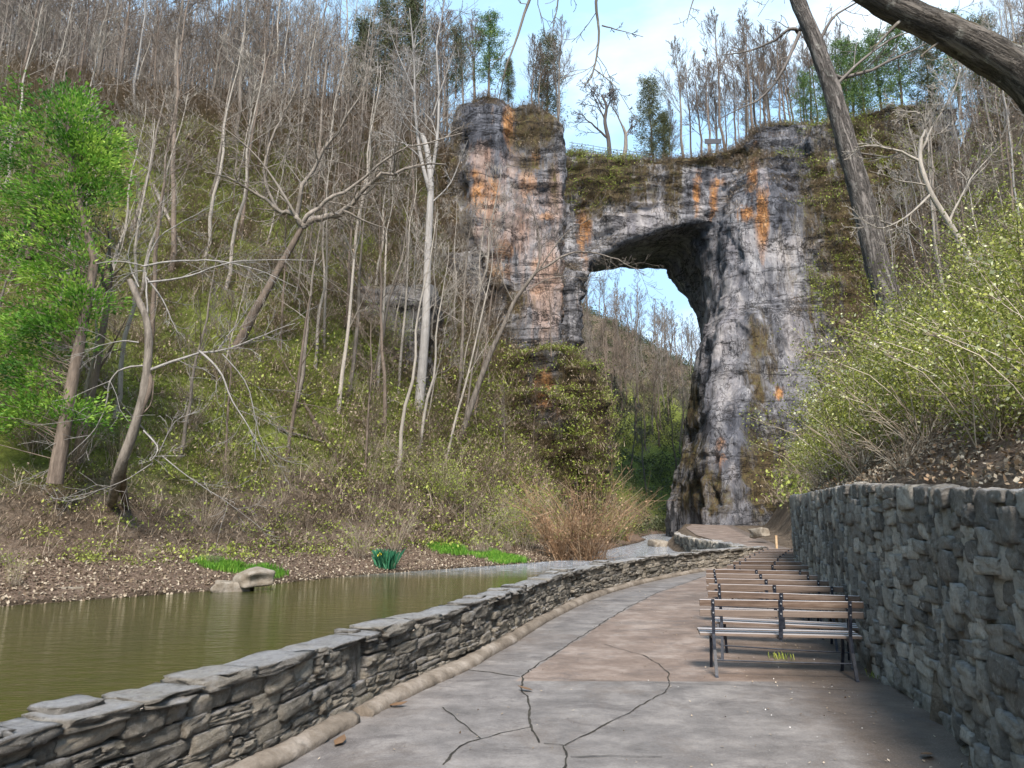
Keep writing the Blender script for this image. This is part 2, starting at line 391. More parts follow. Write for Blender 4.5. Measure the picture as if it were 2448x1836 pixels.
# ------------------------------------------------------------------ terrain
SHORE = [(-34, -60), (-24, -10), (-18.5, 10), (-14.2, 21), (-10.4, 25.4), (-6.6, 33), (-.65, 40), (2.6, 44.5), (5.8, 54), (9.0, 65), (13.5, 80), (16.5, 92), (18, 105), (23, 125), (36, 145), (60, 160), (110, 175), (260, 190)]
LOW = [(-4.7, -8), (-3.5, 1.2), (-2.75, 4), (-2.05, 5.8), (-1.78, 6.8), (-1.34, 8.2), (-.62, 10.2), (.45, 14.1), (1.72, 17.9), (3.8, 22.3), (6.4, 26.6), (8.7, 29.6), (10.6, 31.9)]
MID = LOW + [(12.0, 36), (12.6, 45), (13.6, 58), (16.8, 75), (20.5, 88), (23, 100), (29, 125), (44, 141), (66, 152), (112, 166), (260, 182)]
WALL = [(2.2, 1.0), (3.0, 4.2), (3.36, 5.7), (3.77, 6.75), (4.0, 7.9), (4.3, 9.4), (4.85, 11.2), (5.6, 13.7), (6.35, 16.4), (7.15, 19), (8.9, 21.8), (11.2, 25.5), (12.9, 29.5)]
FOOT = [(-3, -60), (.4, -12)] + WALL + [(15.0, 39), (20.5, 58), (26, 78), (34, 96), (44, 118), (62, 138), (92, 150), (260, 168)]
def psd(x, y, poly):
    x = np.asarray(x, float); y = np.asarray(y, float)
    best = np.full(np.broadcast(x, y).shape, 1e9); sg = np.ones_like(best)
    for (ax, ay), (bx, by) in zip(poly[:-1], poly[1:]):
        dx, dy = bx-ax, by-ay; L2 = dx*dx+dy*dy
        t = np.clip(((x-ax)*dx+(y-ay)*dy)/L2, 0, 1)
        d = np.hypot(x-ax-t*dx, y-ay-t*dy)
        cr = dx*(y-ay)-dy*(x-ax)
        m = d < best-1e-6; best = np.where(m, d, best); sg = np.where(m, np.sign(cr), sg)
    return best*sg
def wallH(y): return np.interp(y, [0, 5, 9.5, 19, 24, 30, 36], [1.75, 1.95, 2.2, 2.35, 1.9, 1.0, .0])
def midz(y): return np.interp(y, [30, 45, 60, 80, 100, 150], [0, .25, .7, 1.1, 1.3, 2])
def height(x, y):
    x = np.asarray(x, float); y = np.asarray(y, float)
    dL = psd(x, y, SHORE); dM = psd(x, y, MID); dR = -psd(x, y, FOOT)
    yw = y + fbm(x*.03, y*.03, 3.0)*8
    sl = np.interp(yw, [0, 30, 45, 65, 85, 110, 135, 165], [.80, .85, 1.05, 1.55, 2.4, 2.4, 1.3, .98])
    nl = fbm(x*.06, y*.06, 1.0, 4)*3.2 + fbm(x*.33, y*.33, 5.0, 3)*.8
    hl = np.where(dL < 4.5, -.62+np.clip(dL, 0, 4.5)*.27, .6+sl*(dL-4.5)) + nl*sstep(4, 16, dL)*np.interp(y, [30, 70], [.9, 1.3]) + .1*fbm(x*.9, y*.9, 0, 3)*sstep(0, 2, dL)
    capL = np.interp(y, [0, 40, 60, 75, 90, 120, 180, 260], [33, 35, 40, 47, 57, 59, 76, 76])-np.where(y > 135, .75*np.clip(x-18, 0, 60), 0) + fbm(x*.03, y*.03, 9.0)*5
    hl = np.where(hl > capL-6, capL-6+6*np.tanh((hl-capL+6)/12), hl)
    bed = -.62+np.clip(np.where(dL < 0, dL, 0)*.35, -1.0, 0)
    mid = midz(y)-.05 + .0*x
    sr = np.interp(y, [0, 15, 28, 45, 70, 95, 150], [.55, .75, 1.0, 1.25, 1.6, 2.0, 1.2])
    hr = midz(y)+np.where(dR > .25, wallH(y), 0)+sr*np.clip(dR-.3, 0, None)+fbm(x*.08, y*.08, 7.0)*2.2*sstep(3, 14, dR)
    capR = np.interp(y, [0, 60, 100, 160], [78, 74, 70, 60])+fbm(x*.04, y*.04, 2.0)*5
    hr = np.where(hr > capR-6, capR-6+6*np.tanh((hr-capR+6)/12), hr)
    h = np.where(dL > 0, hl, np.where(dM > .15, bed, np.where(dR > 0, hr, mid)))
    h = np.where((dL <= 0) & (dM > 0) & (y > 32), np.maximum(bed, midz(y)-.05-dM*1.0), h)
    return h
def hit(u, v, y0=12., y1=230.):
    r = ray(u, v); ys = np.linspace(y0, y1, 900); t = ys/r[1]
    X = r[0]*t; Z = HC+r[2]*t; h = height(X, ys); k = np.argmax(h > Z)
    if not (h > Z).any(): return None
    return np.array([X[k], ys[k], h[k]])
def axis(parts):
    out = []
    for a, b, s in parts: out.append(np.arange(a, b, s))
    return np.concatenate(out)
gx = axis([(-190, -60, 4), (-60, -24, 1.0), (-24, 26, .42), (26, 60, 1.0), (60, 262, 4)])
gy = axis([(-58, -6, 4), (-6, 2, 1), (2, 46, .42), (46, 110, .9), (110, 320, 3)])
X, Y = np.meshgrid(gx, gy); Z = height(X, Y)
nx, ny = len(gx), len(gy)
V = np.stack([X, Y, Z], -1).reshape(-1, 3)
i = (np.arange(ny-1)[:, None]*nx+np.arange(nx-1)[None, :]); Fc = np.stack([i, i+1, i+nx+1, i+nx], -1).reshape(-1, 4)
dL = psd(X, Y, SHORE); dR = -psd(X, Y, FOOT)
litter = np.maximum(sstep(-.3, .3, dL)*(1-sstep(3.0, 6.5+4*fbm(X*.2, Y*.2), dL)), sstep(.2, .6, dR)*(1-sstep(1, 4, dR))*(Y < 30))
green = sstep(5, 10, dL)*(1-sstep(18, 55, dL))
pu, pv = project(np.stack([X, Y, Z], -1))
mud = (np.abs(dL) < .35)*.8
tg = sstep(130, 150, Y)*(1-sstep(8, 30, Z))
cov = np.stack([litter*.85, np.maximum(green, tg), mud], -1).reshape(-1, 3)
tag(mesh('hillside_ground', V, Fc, M['floor'], None, True, {'cover': cov}), kind='structure')

# creek
wy = axis([(-58, 0, 4), (0, 60, 1), (60, 150, 3)]); wl = []; 
WV = []; WF = []
xs = np.linspace(0, 1, 12)
for k, y in enumerate(wy):
    yl = np.interp(y, [p[1] for p in SHORE], [p[0] for p in SHORE])-6; yr = np.interp(y, [p[1] for p in MID], [p[0] for p in MID])+(.05 if y < 31 else 1.5)
    for q in xs: WV.append((yl+(yr-yl)*q, y, -.6))
i = (np.arange(len(wy)-1)[:, None]*12+np.arange(11)[None, :]); WF = np.stack([i, i+1, i+13, i+12], -1).reshape(-1, 4)
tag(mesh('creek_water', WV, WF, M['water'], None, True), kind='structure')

# ------------------------------------------------------------------ curves used by walls and kerb
def resample(poly, step):
    P = np.array(poly, float); P3 = []
    n = len(P)
    for k in range(n-1):
        p0 = P[max(k-1, 0)]; p1 = P[k]; p2 = P[k+1]; p3 = P[min(k+2, n-1)]
        for t in np.linspace(0, 1, 12, endpoint=False):
            P3.append(.5*((2*p1)+(-p0+p2)*t+(2*p0-5*p1+4*p2-p3)*t*t+(-p0+3*p1-3*p2+p3)*t**3))
    P3.append(P[-1]); P3 = np.array(P3)
    s = np.concatenate([[0], np.cumsum(np.linalg.norm(np.diff(P3, axis=0), axis=1))])
    q = np.arange(0, s[-1], step)
    return np.stack([np.interp(q, s, P3[:, 0]), np.interp(q, s, P3[:, 1])], 1), q
class Curve:
    def __init__(s, poly):
        s.P, s.q = resample(poly, .1); T = np.gradient(s.P, axis=0); T /= np.linalg.norm(T, axis=1)[:, None]
        s.N = np.stack([T[:, 1], -T[:, 0]], 1); s.L = s.q[-1]          # normal to the right of travel
        s.T = T
    def at(s, q, t):
        q = np.asarray(q, float)
        x = np.interp(q, s.q, s.P[:, 0]); y = np.interp(q, s.q, s.P[:, 1])
        nx_ = np.interp(q, s.q, s.N[:, 0]); ny_ = np.interp(q, s.q, s.N[:, 1])
        return x+nx_*t, y+ny_*t
    def s_at_y(s, y): return float(np.interp(y, s.P[:, 1], s.q))
# stone template: subdivided block whose corners are knocked in
def stone_template():
    n = 6; pts = []; idx = {}
    g = np.linspace(-1, 1, n)
    for a in range(n):
        for b in range(n):
            for c_ in range(n):
                if a in (0, n-1) or b in (0, n-1) or c_ in (0, n-1):
                    idx[(a, b, c_)] = len(pts); pts.append((g[a], g[b], g[c_]))
    Fs = []
    for a in range(n-1):
        for b in range(n-1):
            Fs += [(idx[(a, b, 0)], idx[(a, b+1, 0)], idx[(a+1, b+1, 0)], idx[(a+1, b, 0)]), (idx[(a, b, n-1)], idx[(a+1, b, n-1)], idx[(a+1, b+1, n-1)], idx[(a, b+1, n-1)]),
                   (idx[(a, 0, b)], idx[(a+1, 0, b)], idx[(a+1, 0, b+1)], idx[(a, 0, b+1)]), (idx[(a, n-1, b)], idx[(a, n-1, b+1)], idx[(a+1, n-1, b+1)], idx[(a+1, n-1, b)]),
                   (idx[(0, a, b)], idx[(0, a, b+1)], idx[(0, a+1, b+1)], idx[(0, a+1, b)]), (idx[(n-1, a, b)], idx[(n-1, a+1, b)], idx[(n-1, a+1, b+1)], idx[(n-1, a, b+1)])]
    P = np.array(pts); r = np.linalg.norm(P, axis=1)
    P = P*(1-.07*np.clip(r-1.2, 0, 1)/.53)[:, None]
    return P, np.array(Fs)
STV, STF = stone_template()
def stones(curve, specs, rough=.10, lowf=.13):
    """specs rows: s0,s1, t0,t1, z0,z1, tint, shear ; t measured right of the curve"""
    A = np.array(specs, float); n = len(A); P = STV[None]*np.ones((n, 1, 1))
    c = (A[:, 0:6:2]+A[:, 1:6:2])/2; h = (A[:, 1:6:2]-A[:, 0:6:2])/2
    jit = rng.normal(size=P.shape)*rough*.75; jit *= (rng.uniform(0, 1, P.shape[:2]+(1,)) < .75)
    lo = np.stack([vn(P[..., 0]*1.3+np.arange(n)[:, None]*7.1, P[..., 1]*1.3, P[..., 2]*1.3, 3+k) for k in range(3)], -1)*lowf
    lo[..., 1] *= 1.6
    Q = c[:, None, :]+(P+jit*np.array([.7, 1.0, .9])+lo)*h[:, None, :]
    Q[..., 2] += (P[..., 0]*h[:, None, 0])*A[:, 7][:, None]
    x, y = curve.at(Q[..., 0], Q[..., 1])
    V = np.stack([x, y, Q[..., 2]], -1).reshape(-1, 3)
    Fq = (STF[None]+(np.arange(n)*len(STV))[:, None, None]).reshape(-1, 4)
    T = np.repeat(A[:, 6], len(STV))
    return V, Fq, np.stack([T, T, T], 1)
def courses(L0, L1, z0, ztop, tf, tb, ch, ln, vertical=False, far=30, holes=()):
    """rubble layout: list of specs; stones on front (tf) face"""
    out = []; z = z0; row = 0
    while z < ztop-.03:
        hh = random.uniform(*ch); hh = min(hh, ztop-z) if ztop-z-hh > .05 else ztop-z
        s = L0-random.uniform(0, .3)
        while s < L1:
            k = 1+max(0, (s-12))/25
            l = random.uniform(*ln)*k
            zz0 = z+random.uniform(-.012, .012); zz1 = z+hh+random.uniform(-.012, .012)
            pr = random.uniform(-.022, .026)
            if not any(a < s+l/2 < b and c_ < z+hh/2 < d for a, b, c_, d in holes):
                if hh > .11 and random.random() < .35:
                    m = zz0+(zz1-zz0)*random.uniform(.4, .6)
                    out.append((s, s+l, tb, tf+pr, zz0, m, random.random(), random.uniform(-.05, .05)))
                    l2 = l*random.uniform(.4, .6)
                    out.append((s, s+l2, tb, tf+pr*.5, m, zz1, random.random(), random.uniform(-.05, .05)))
                    out.append((s+l2, s+l, tb, tf-pr*.5, m, zz1, random.random(), random.uniform(-.05, .05)))
                else:
                    out.append((s, s+l, tb, tf+pr, zz0, zz1, random.random(), random.uniform(-.06, .06)))
            s += l*random.uniform(.965, .99)
        z += hh*.985; row += 1
    return out

# low parapet wall along the creek
lw = Curve(LOW); s0 = lw.s_at_y(2.6)
parapet = empty('parapet_wall', (-2.05, 5.8, 0), label='low dry-stone parapet wall curving between the creek and the concrete path', cat='stone wall')
def child(o, root):
    o.parent = root; o.matrix_parent_inverse = root.matrix_basis.inverted() if False else o.matrix_parent_inverse
    o.location = tuple(-np.array(root.location)); return o
s_a = lw.s_at_y(7.35); s_b = lw.s_at_y(10.9); s_c = lw.s_at_y(16.2); s_d = lw.s_at_y(21.0)
sl_h = [(s_a-.14, s_a+.14, .2, .62), (s_b-.18, s_b+.22, .14, .62), (s_c-.14, s_c+.16, .1, .58), (s_d-.2, s_d+.2, .1, .6)]
sp_ = courses(s0, lw.L, 0.0, .61, .17, -.10, (.07, .17), (.14, .46), holes=sl_h)
back = courses(s0, lw.L, -1.0, .60, -.10, -.2, (.2, .35), (.5, 1.0))
V1, F1, T1 = stones(lw, sp_, .085, .07)
child(mesh('masonry', V1, F1, M['stone'], None, False, {'tint': T1}), parapet)
slabs = [(a, b, .0, .10, c_, d, .25, 0) for a, b, c_, d in sl_h]
V1, F1, T1 = stones(lw, slabs, .02); child(mesh('upright_slabs', V1, F1, M['stone'], None, False, {'tint': T1}), parapet)
caps = []; s = s0
while s < lw.L:
    k = 1+max(0, s-14)/30; l = random.uniform(.22, .75)*k; zt = random.uniform(.645, .70)
    caps.append((s, s+l*.985, -.19, random.uniform(.17, .235), .585+random.uniform(-.01, .02), zt, random.random(), random.uniform(-.03, .03)))
    if random.random() < .3: caps.append((s+random.uniform(-.1, .1), s+l*random.uniform(.4, .9), -.22, random.uniform(.0, .15), zt-.04, zt+random.uniform(.015, .05), random.random(), 0))
    s += l
V1, F1, T1 = stones(lw, caps, .10, .13); child(mesh('coping_stones', V1, F1, M['stone_cap'], None, False, {'tint': T1}), parapet)
def ribbon_block(curve, sa, sb, ta, tb, za, zb, step=.4):
    q = np.arange(sa, sb, step); n = len(q); V = []
    for t_, z_ in ((ta, za), (tb, za), (tb, zb), (ta, zb)):
        x, y = curve.at(q, t_); zz = z_(q) if callable(z_) else np.full(n, z_); V.append(np.stack([x, y, zz], 1))
    V = np.stack(V, 1).reshape(-1, 3); Fs = []
    for k in range(n-1):
        for a in range(4): Fs.append((k*4+a, k*4+(a+1) % 4, k*4+4+(a+1) % 4, k*4+4+a))
    Fs += [(3, 2, 1, 0), tuple((n-1)*4+a for a in range(4))]
    return V, Fs
child(mesh('mortar_core', *ribbon_block(lw, s0, lw.L, -.17, .09, -1.6, .59), M['mortar']), parapet)

# rolled concrete kerb at the foot of the parapet, broken once
kq = np.arange(s0, lw.s_at_y(27.5), .07)
def kerb_piece(q0, q1, dz=0):
    q = kq[(kq >= q0) & (kq <= q1)]; n = len(q); k = 9
    ang = np.linspace(math.radians(-25), math.radians(190), k)
    V = []
    for a in ang:
        wob = .10*fbm(q*2.2, 0*q+a*1.5, 0, 4)+.10*vn(q*.6, 0*q, 0, 5)
        cx = .27+.035*vn(q*.3, 0*q, 3, 8); r = .098+.016*vn(q*.9, 0*q+a*.8, 0, 9)+.006*rng.normal(size=n)
        x, y = lw.at(q, cx+np.cos(a)*r*1.12); V.append(np.stack([x, y, -.02+dz+.045+np.sin(a)*r*.85*(1+wob)], 1))
    V = np.stack(V, 1).reshape(-1, 3); Fs = []
    for a in range(n-1):
        for b in range(k-1): Fs.append((a*k+b, a*k+k+b, a*k+k+b+1, a*k+b+1))
    Fs += [tuple(range(k)), tuple((n-1)*k+b for b in reversed(range(k)))]
    return V, Fs
sk = lw.s_at_y(7.05)
tag(mesh('kerb_near', *kerb_piece(0, sk), M['kerb'], None, True), kind='structure')
tag(mesh('kerb_far', *kerb_piece(sk+.16, 99, -.012), M['kerb'], None, True), kind='structure')

# path
yy = np.concatenate([np.arange(-8, 36, .12), np.arange(36, 96, .6)]); nc = 61
cr = Curve(MID)
WX = np.array(WALL); 
rightx = np.interp(yy, [-8, 1, *WX[1:, 1], 38, 46, 58, 72, 84, 92], [-.2, 2.3, *WX[1:, 0], 14.6, 16.0, 18.4, 21.6, 24.5, 27])+.1
leftx = np.interp(yy, [p[1] for p in MID[:-3]], [p[0] for p in MID[:-3]])
leftx = np.where(yy > 32, leftx+.5, leftx)
zz = midz(yy)
PV = np.stack([leftx[:, None]+(rightx-leftx)[:, None]*np.linspace(0, 1, nc)[None], np.repeat(yy[:, None], nc, 1), np.repeat(zz[:, None], nc, 1)], -1)
i = (np.arange(len(yy)-1)[:, None]*nc+np.arange(nc-1)[None, :]); PF = np.stack([i, i+1, i+nc+1, i+nc], -1).reshape(-1, 4)
main_crack = [F(1112, 1602), F(1244, 1618), F(1279, 1595), F(1332, 1558), F(1390, 1522), F(1447, 1484), F(1508, 1449), F(1566, 1419), F(1638, 1394), F(1686, 1377)]
mc = [ground(u, v)[:2] for u, v in main_crack[1:]]
u_, v_ = project(PV)
side = -psd(PV[..., 0], PV[..., 1], [(mc[0][0]-.6, mc[0][1]-1.6)]+[tuple(p) for p in mc]+[(8, 30), (20, 90)])
seamY = ground(*F(1500, 1629))[1]
tanm = sstep(-.02, .06, side)*sstep(seamY-.03, seamY+.03, PV[..., 1])
tanm = np.where(PV[..., 1] < seamY, .30*sstep(1.0, 2.4, PV[..., 0]), tanm)
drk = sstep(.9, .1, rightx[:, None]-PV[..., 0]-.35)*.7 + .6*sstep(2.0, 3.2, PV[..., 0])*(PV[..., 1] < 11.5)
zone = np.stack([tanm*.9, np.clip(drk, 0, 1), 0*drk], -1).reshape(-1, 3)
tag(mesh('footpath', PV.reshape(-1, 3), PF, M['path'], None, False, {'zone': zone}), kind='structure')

# cracks and seams: thin ragged strips of dirt lying 4 mm above the slab
def strip(pts, w, name='path_crack', mat='crack', z=.004, jag=.035):
    P = np.array([ground(u, v)[:2] for u, v in pts]); s = np.concatenate([[0], np.cumsum(np.linalg.norm(np.diff(P, axis=0), axis=1))])
    q = np.arange(0, s[-1], .03); x = np.interp(q, s, P[:, 0]); y = np.interp(q, s, P[:, 1])
    o = rng.integers(100)
    x = x+jag*fbm(q*3, 0*q+o, 0, 4)*1.3; y = y+jag*fbm(q*3, 0*q+o+9, 0, 4)*1.3
    dx, dy = np.gradient(x), np.gradient(y); l = np.hypot(dx, dy)+1e-9
    ww = w*(.55+.75*np.abs(fbm(q*6, 0*q+o+3, 0, 3))*2)*.5
    V = np.stack([np.stack([x-dy/l*ww, y+dx/l*ww, 0*x+z], 1), np.stack([x+dy/l*ww, y-dx/l*ww, 0*x+z], 1)], 1).reshape(-1, 3)
    n = len(q); i = np.arange(n-1)*2
    return V, np.stack([i, i+1, i+3, i+2], 1)
def strips(name, defs, mat):
    Vs = []; Fs = []; n = 0
    for k, (pts, w) in enumerate(defs):
        V, Fq = strip(pts, w, z=.004+.0007*k); Vs.append(V); Fs.append(Fq+n); n += len(V)
    tag(mesh(name, np.concatenate(Vs), np.concatenate(Fs), M[mat]), kind='structure')
strips('path_cracks', [
    (main_crack, .017), ([F(1244, 1618), F(1252, 1648), F(1263, 1694), F(1267, 1737), F(1294, 1779)], .017),
    ([F(1267, 1737), F(1122, 1775), F(1090, 1800), F(1056, 1836)], .014), ([F(1056, 1691), F(1083, 1717), F(1114, 1737), F(1148, 1767)], .01),
    ([F(1294, 1779), F(1348, 1783), F(1500, 1706), F(1594, 1655), F(1600, 1631)], .011), ([F(1348, 1783), F(1359, 1809), F(1348, 1850)], .014),
    ([F(1442, 1541), F(1483, 1551), F(1525, 1563), F(1577, 1588), F(1601, 1616), F(1600, 1631)], .010),
    ([F(1250, 1622), F(1400, 1627), F(1600, 1633), F(1800, 1640), F(2100, 1655)], .008),
    ([F(1360, 1809), F(1600, 1812)], .01), ([F(1500, 1452), F(1700, 1462), F(1860, 1475)], .006)], 'crack')

# tall retaining wall on the right
rw = Curve(WALL)
rwall = empty('retaining_wall', (4.3, 9.4, 0), label='tall curved retaining wall of grey rubble stone behind the benches', cat='stone wall')
def rh(q): return wallH(np.interp(q, rw.q, rw.P[:, 1]))
spec = []; s = .5
while s < rw.L:                                   # irregular columns of upright and flat stones
    k = 1+max(0, s-16)/18; w = random.uniform(.11, .30)*k; top = float(rh(s+w/2)); z = -.06
    near = s < rw.s_at_y(9.0)
    while z < top-.02:
        hh = random.uniform(.08, .24) if near else random.uniform(.10, .34)*(.8+.3*k)
        if top-z-hh < .08: hh = top-z
        pr = random.uniform(-.03, .05); l = w*(random.uniform(1, 1.7) if near else random.uniform(.95, 1.35))
        spec.append((s-(l-w)/2, s+w+(l-w)/2, -.03-pr, .16, z, z+hh, random.random(), random.uniform(-.12, .12)))
        z += hh*.985
    s += w*.965
V1, F1, T1 = stones(rw, spec, .075, .07); child(mesh('masonry', V1, F1, M['stone_tall'], None, False, {'tint': T1}), rwall)
child(mesh('mortar_core', *ribbon_block(rw, .4, rw.L-.1, .012, .5, -.3, lambda q: rh(q)-.06), M['mortar']), rwall)

# ------------------------------------------------------------------ benches
def make_bench():
    r = empty('slatted_bench')
    W = 1.80
    def slat(name, yc, zc, th, hh, tilt=0):
        o = MB().box(-W/2, W/2, -th/2, th/2, -hh/2, hh/2).build(name, M['wood'], r, bevel=.005)
        o.location = (0, yc, zc); o.rotation_euler = (tilt, 0, 0); return o
    slat('back_slat', -.03, .805, .028, .072, .12); slat('back_slat', .005, .69, .028, .072, .12)
    for k in range(3): slat('seat_slat', .16+.125*k, .432+.006*k, .10, .032)
    for x in (-W/2+.15, W/2-.15):
        t = Tubes(); 
        def bar(P, w, d):
            m = []; P = np.array(P, float); V = []
            for (y, z) in P: V += [(x-w/2, y-d/2, z), (x+w/2, y-d/2, z), (x+w/2, y+d/2, z), (x-w/2, y+d/2, z)]
            n = len(P); Fs = [(a*4+b, a*4+(b+1) % 4, a*4+4+(b+1) % 4, a*4+4+b) for a in range(n-1) for b in range(4)]+[(3, 2, 1, 0), tuple((n-1)*4+b for b in range(4))]
            return V, Fs
        mb = MB(); mb.add(*bar([(-.055, .845), (-.02, .66), (.03, .45), (.0, .28), (-.10, .02), (-.12, 0)], .034, .03)); mb.build('rear_leg', M['iron'], r)
        mb = MB(); mb.add(*bar([(.50, 0), (.485, .03), (.40, .25), (.385, .41)], .034, .03)); mb.build('front_leg', M['iron'], r)
        mb = MB().box(x-.012, x+.012, .02, .47, .385, .413); mb.build('seat_bearer', M['iron'], r)
    mb = MB(); P = [(-.055, .845), (-.02, .66), (.05, .415)]; V = []
    for (y, z) in P: V += [(-.022, y-.012, z), (.022, y-.012, z), (.022, y+.012, z), (-.022, y+.012, z)]
    mb.add(V, [(a*4+b, a*4+(b+1) % 4, a*4+4+(b+1) % 4, a*4+4+b) for a in range(2) for b in range(4)]+[(3, 2, 1, 0), (8, 9, 10, 11)])
    mb.box(-.012, .012, .05, .47, .388, .414); mb.build('middle_bracket', M['iron'], r)
    t = Tubes(); t.add([(-W/2+.15, -.02, .17), (0, -.02, .165), (W/2-.15, -.02, .17)], .009, 6); t.build('tie_rod', M['iron'], r)
    for x in (-W/2+.15, 0, W/2-.15):
        for y, z in ((-.078, .81), (-.048, .695)):
            a = np.arange(6)*math.pi/3; V = [(x+.009*math.cos(q), y+d, z+.009*math.sin(q)) for d in (-.004, .01) for q in a]
            MB().add(V, [tuple(range(6))[::-1]]+[(b, (b+1) % 6, 6+(b+1) % 6, 6+b) for b in range(6)]).build('bolt', M['steel'], r)
    return r
BL = [((703.5, 602.5), (860, 602.2)), ((707.6, 591.3), (850, 595.5)), ((708.5, 584), (835, 586.6)), ((706, 578.6), (820, 580.7)), ((706, 573.4), (809, 575.2)), ((706, 569.3), (800.6, 570.9)),
      ((727, 565), None), ((733, 561.5), None), ((739, 558.5), None), ((744, 556), None), ((749, 553.8), None), ((754, 551.8), None), ((758, 550.2), None), ((763, 548.6), None)]
ordn = ['bench nearest the camera, back and legs fully visible', 'bench directly behind the nearest one', 'bench third from the front of the row', 'bench fourth from the front of the row', 'bench fifth from the front of the row', 'bench sixth from the front, before the row steps right',
        'bench seventh from the front, first one set back to the right']
b0 = make_bench()
for k, (l, r_) in enumerate(BL):
    A = ground(*l, z=.84)
    if r_: B = ground(*r_, z=.84); ang = math.atan2(B[1]-A[1], B[0]-A[0])
    else: ang = math.radians(-7)+random.uniform(-.03, .03)
    if k == 0: ang = math.radians(-9); A = A+np.array([.03, .30, 0])
    elif r_: ang -= .04
    c_ = A[:2]+np.array([math.cos(ang), math.sin(ang)])*.90
    loc = (c_[0]-math.sin(ang)*.055, c_[1]+math.cos(ang)*.055, .002)
    if k == 0: o = b0; o.location = loc; o.rotation_euler = (0, 0, ang)
    else: o = dup(b0, loc, ang)
    o['label'] = 'weathered wood and iron '+ordn[k] if k < 7 else 'distant wood and iron bench, %s from the front, partly hidden by the tall wall' % ['eighth','ninth','tenth','eleventh','twelfth','thirteenth','fourteenth'][k-7]
    o['category'] = 'bench'; o['group'] = 'benches in a row along the retaining wall'

# ------------------------------------------------------------------ rock masses
def prism(front, Yf, Yb, back=None, slope=0.0):
    """outline in 2212-px coordinates, unprojected at Yf, carried back to Yb as real thickness"""
    A = np.array([at(*D(x, y), Yf) for x, y in front])
    if back is None: B = A.copy(); B[:, 1] = Yb
    else: B = np.array([at(*D(x, y), Yb) for x, y in back])
    n = len(A); return np.concatenate([A, B]), [tuple(range(n))[::-1], tuple(range(n, 2*n))]+[(a, (a+1) % n, n+(a+1) % n, n+a) for a in range(n)]
def rock(name, pieces, voxel, mat, amp=1.4, stains=(), tilt=.12, mossz=None, seed=0, vert=.5, matfn=None, mats=None):
    Vs = []; Fs = []; n = 0
    for V, Fq in pieces:
        Vs.append(V); Fs += [tuple(i+n for i in f) for f in Fq]; n += len(V)
    o = mesh(name, np.concatenate(Vs), Fs)
    import bmesh
    bm = bmesh.new(); bm.from_mesh(o.data); bmesh.ops.recalc_face_normals(bm, faces=bm.faces); bm.to_mesh(o.data); bm.free()
    r = o.modifiers.new('r', 'REMESH'); r.mode = 'VOXEL'; r.voxel_size = voxel
    sm = o.modifiers.new('s', 'SMOOTH'); sm.iterations = 9; sm.factor = .6
    dg = bpy.context.evaluated_depsgraph_get(); ev = o.evaluated_get(dg); me = bpy.data.meshes.new_from_object(ev)
    o.modifiers.clear(); o.data = me; nv = len(me.vertices)
    co = np.empty(nv*3, np.float32); me.vertices.foreach_get('co', co); co = co.reshape(-1, 3).astype(float)
    no = np.empty(nv*3, np.float32); me.vertex_normals.foreach_get('vector', no); no = no.reshape(-1, 3).astype(float)
    x, y, z = co.T
    d = amp*fbm(x*.085, y*.085, z*.06, 3, 31+seed)*1.9
    zs = z-tilt*x+1.5*fbm(x*.05, y*.05, z*.05, 2, 5)
    bed = zs*.42+vn(zs*.2, 0*z, 0, 4+seed)*1.2; fr = bed-np.floor(bed)
    inner = sstep(15, 19, x)*sstep(50, 42, z) if name == 'rock_arch' else 0*x
    side = (np.abs(no[:, 2]) < .75)
    d += (.35 if name == 'cliff_tower' else 1)*side*(1-.85*inner)*((fr**3)*1.2*amp-.3)*(.5+.5*vn(x*.15, y*.15, z*.3, 7))
    wx_ = x+1.6*fbm(x*.2, y*.2, z*.2, 3, 15); wz_ = zs+1.2*fbm(x*.2, y*.2, z*.2, 3, 16)
    blk = _h(np.floor(wx_/2.9+np.floor(wz_/1.9)*.37), np.floor(y/4.0), np.floor(wz_/1.9), 5)*1.0+_h(np.floor(wx_/1.5), np.floor(y/2.5), np.floor(wz_/1.05), 6)*.45
    dz_ = z+.9*x; vb = _h(np.floor((wx_+.35*z)/1.7), np.floor(y/2.2), np.floor((dz_+2*fbm(x*.1, y*.1, z*.1, 2, 8))/6.5), 9)*.75
    d += side*amp*((1-inner)*(blk-.6)*.85+inner*(vb-.3)*1.0)
    rid = 1-np.abs(fbm(x*.22, y*.22, z*.07, 3, 61+seed))*2.2
    d -= np.clip(rid-.55, 0, 1)*2.2*vert*amp
    d += .55*fbm(x*.55, y*.55, z*.45, 3, 91+seed)*amp*.8
    co = co+no*d[:, None]*np.array([1, 1, .6])
    me.vertices.foreach_set('co', co.astype(np.float32).ravel()); me.update()
    u, v = project(co); S = np.zeros((nv, 4))
    for ch, cx, cy, rx, ry, w in stains:                     # stains stored at vertices, so they stay on the rock
        q = np.sqrt(((u-cx)/rx)**2+((v-cy)/ry)**2); S[:, ch] = np.maximum(S[:, ch], w*np.clip(1.3-.75*q, 0, 1))
    S[:, 1] = np.maximum(S[:, 1], sstep(.45, .8, no[:, 2])*.9)
    if mossz: S[:, 1] = np.maximum(S[:, 1], mossz(co))
    a = me.color_attributes.new('stain', 'FLOAT_COLOR', 'POINT'); a.data.foreach_set('color', S.astype(np.float32).ravel())
    me.materials.clear()
    for m in (mats or [mat]): me.materials.append(m)
    me.polygons.foreach_set('use_smooth', np.ones(len(me.polygons), bool))
    if matfn:
        fc = np.empty(len(me.polygons)*3, np.float32); me.polygons.foreach_get('center', fc)
        me.polygons.foreach_set('material_index', matfn(fc.reshape(-1, 3)).astype(np.int32))
    return o
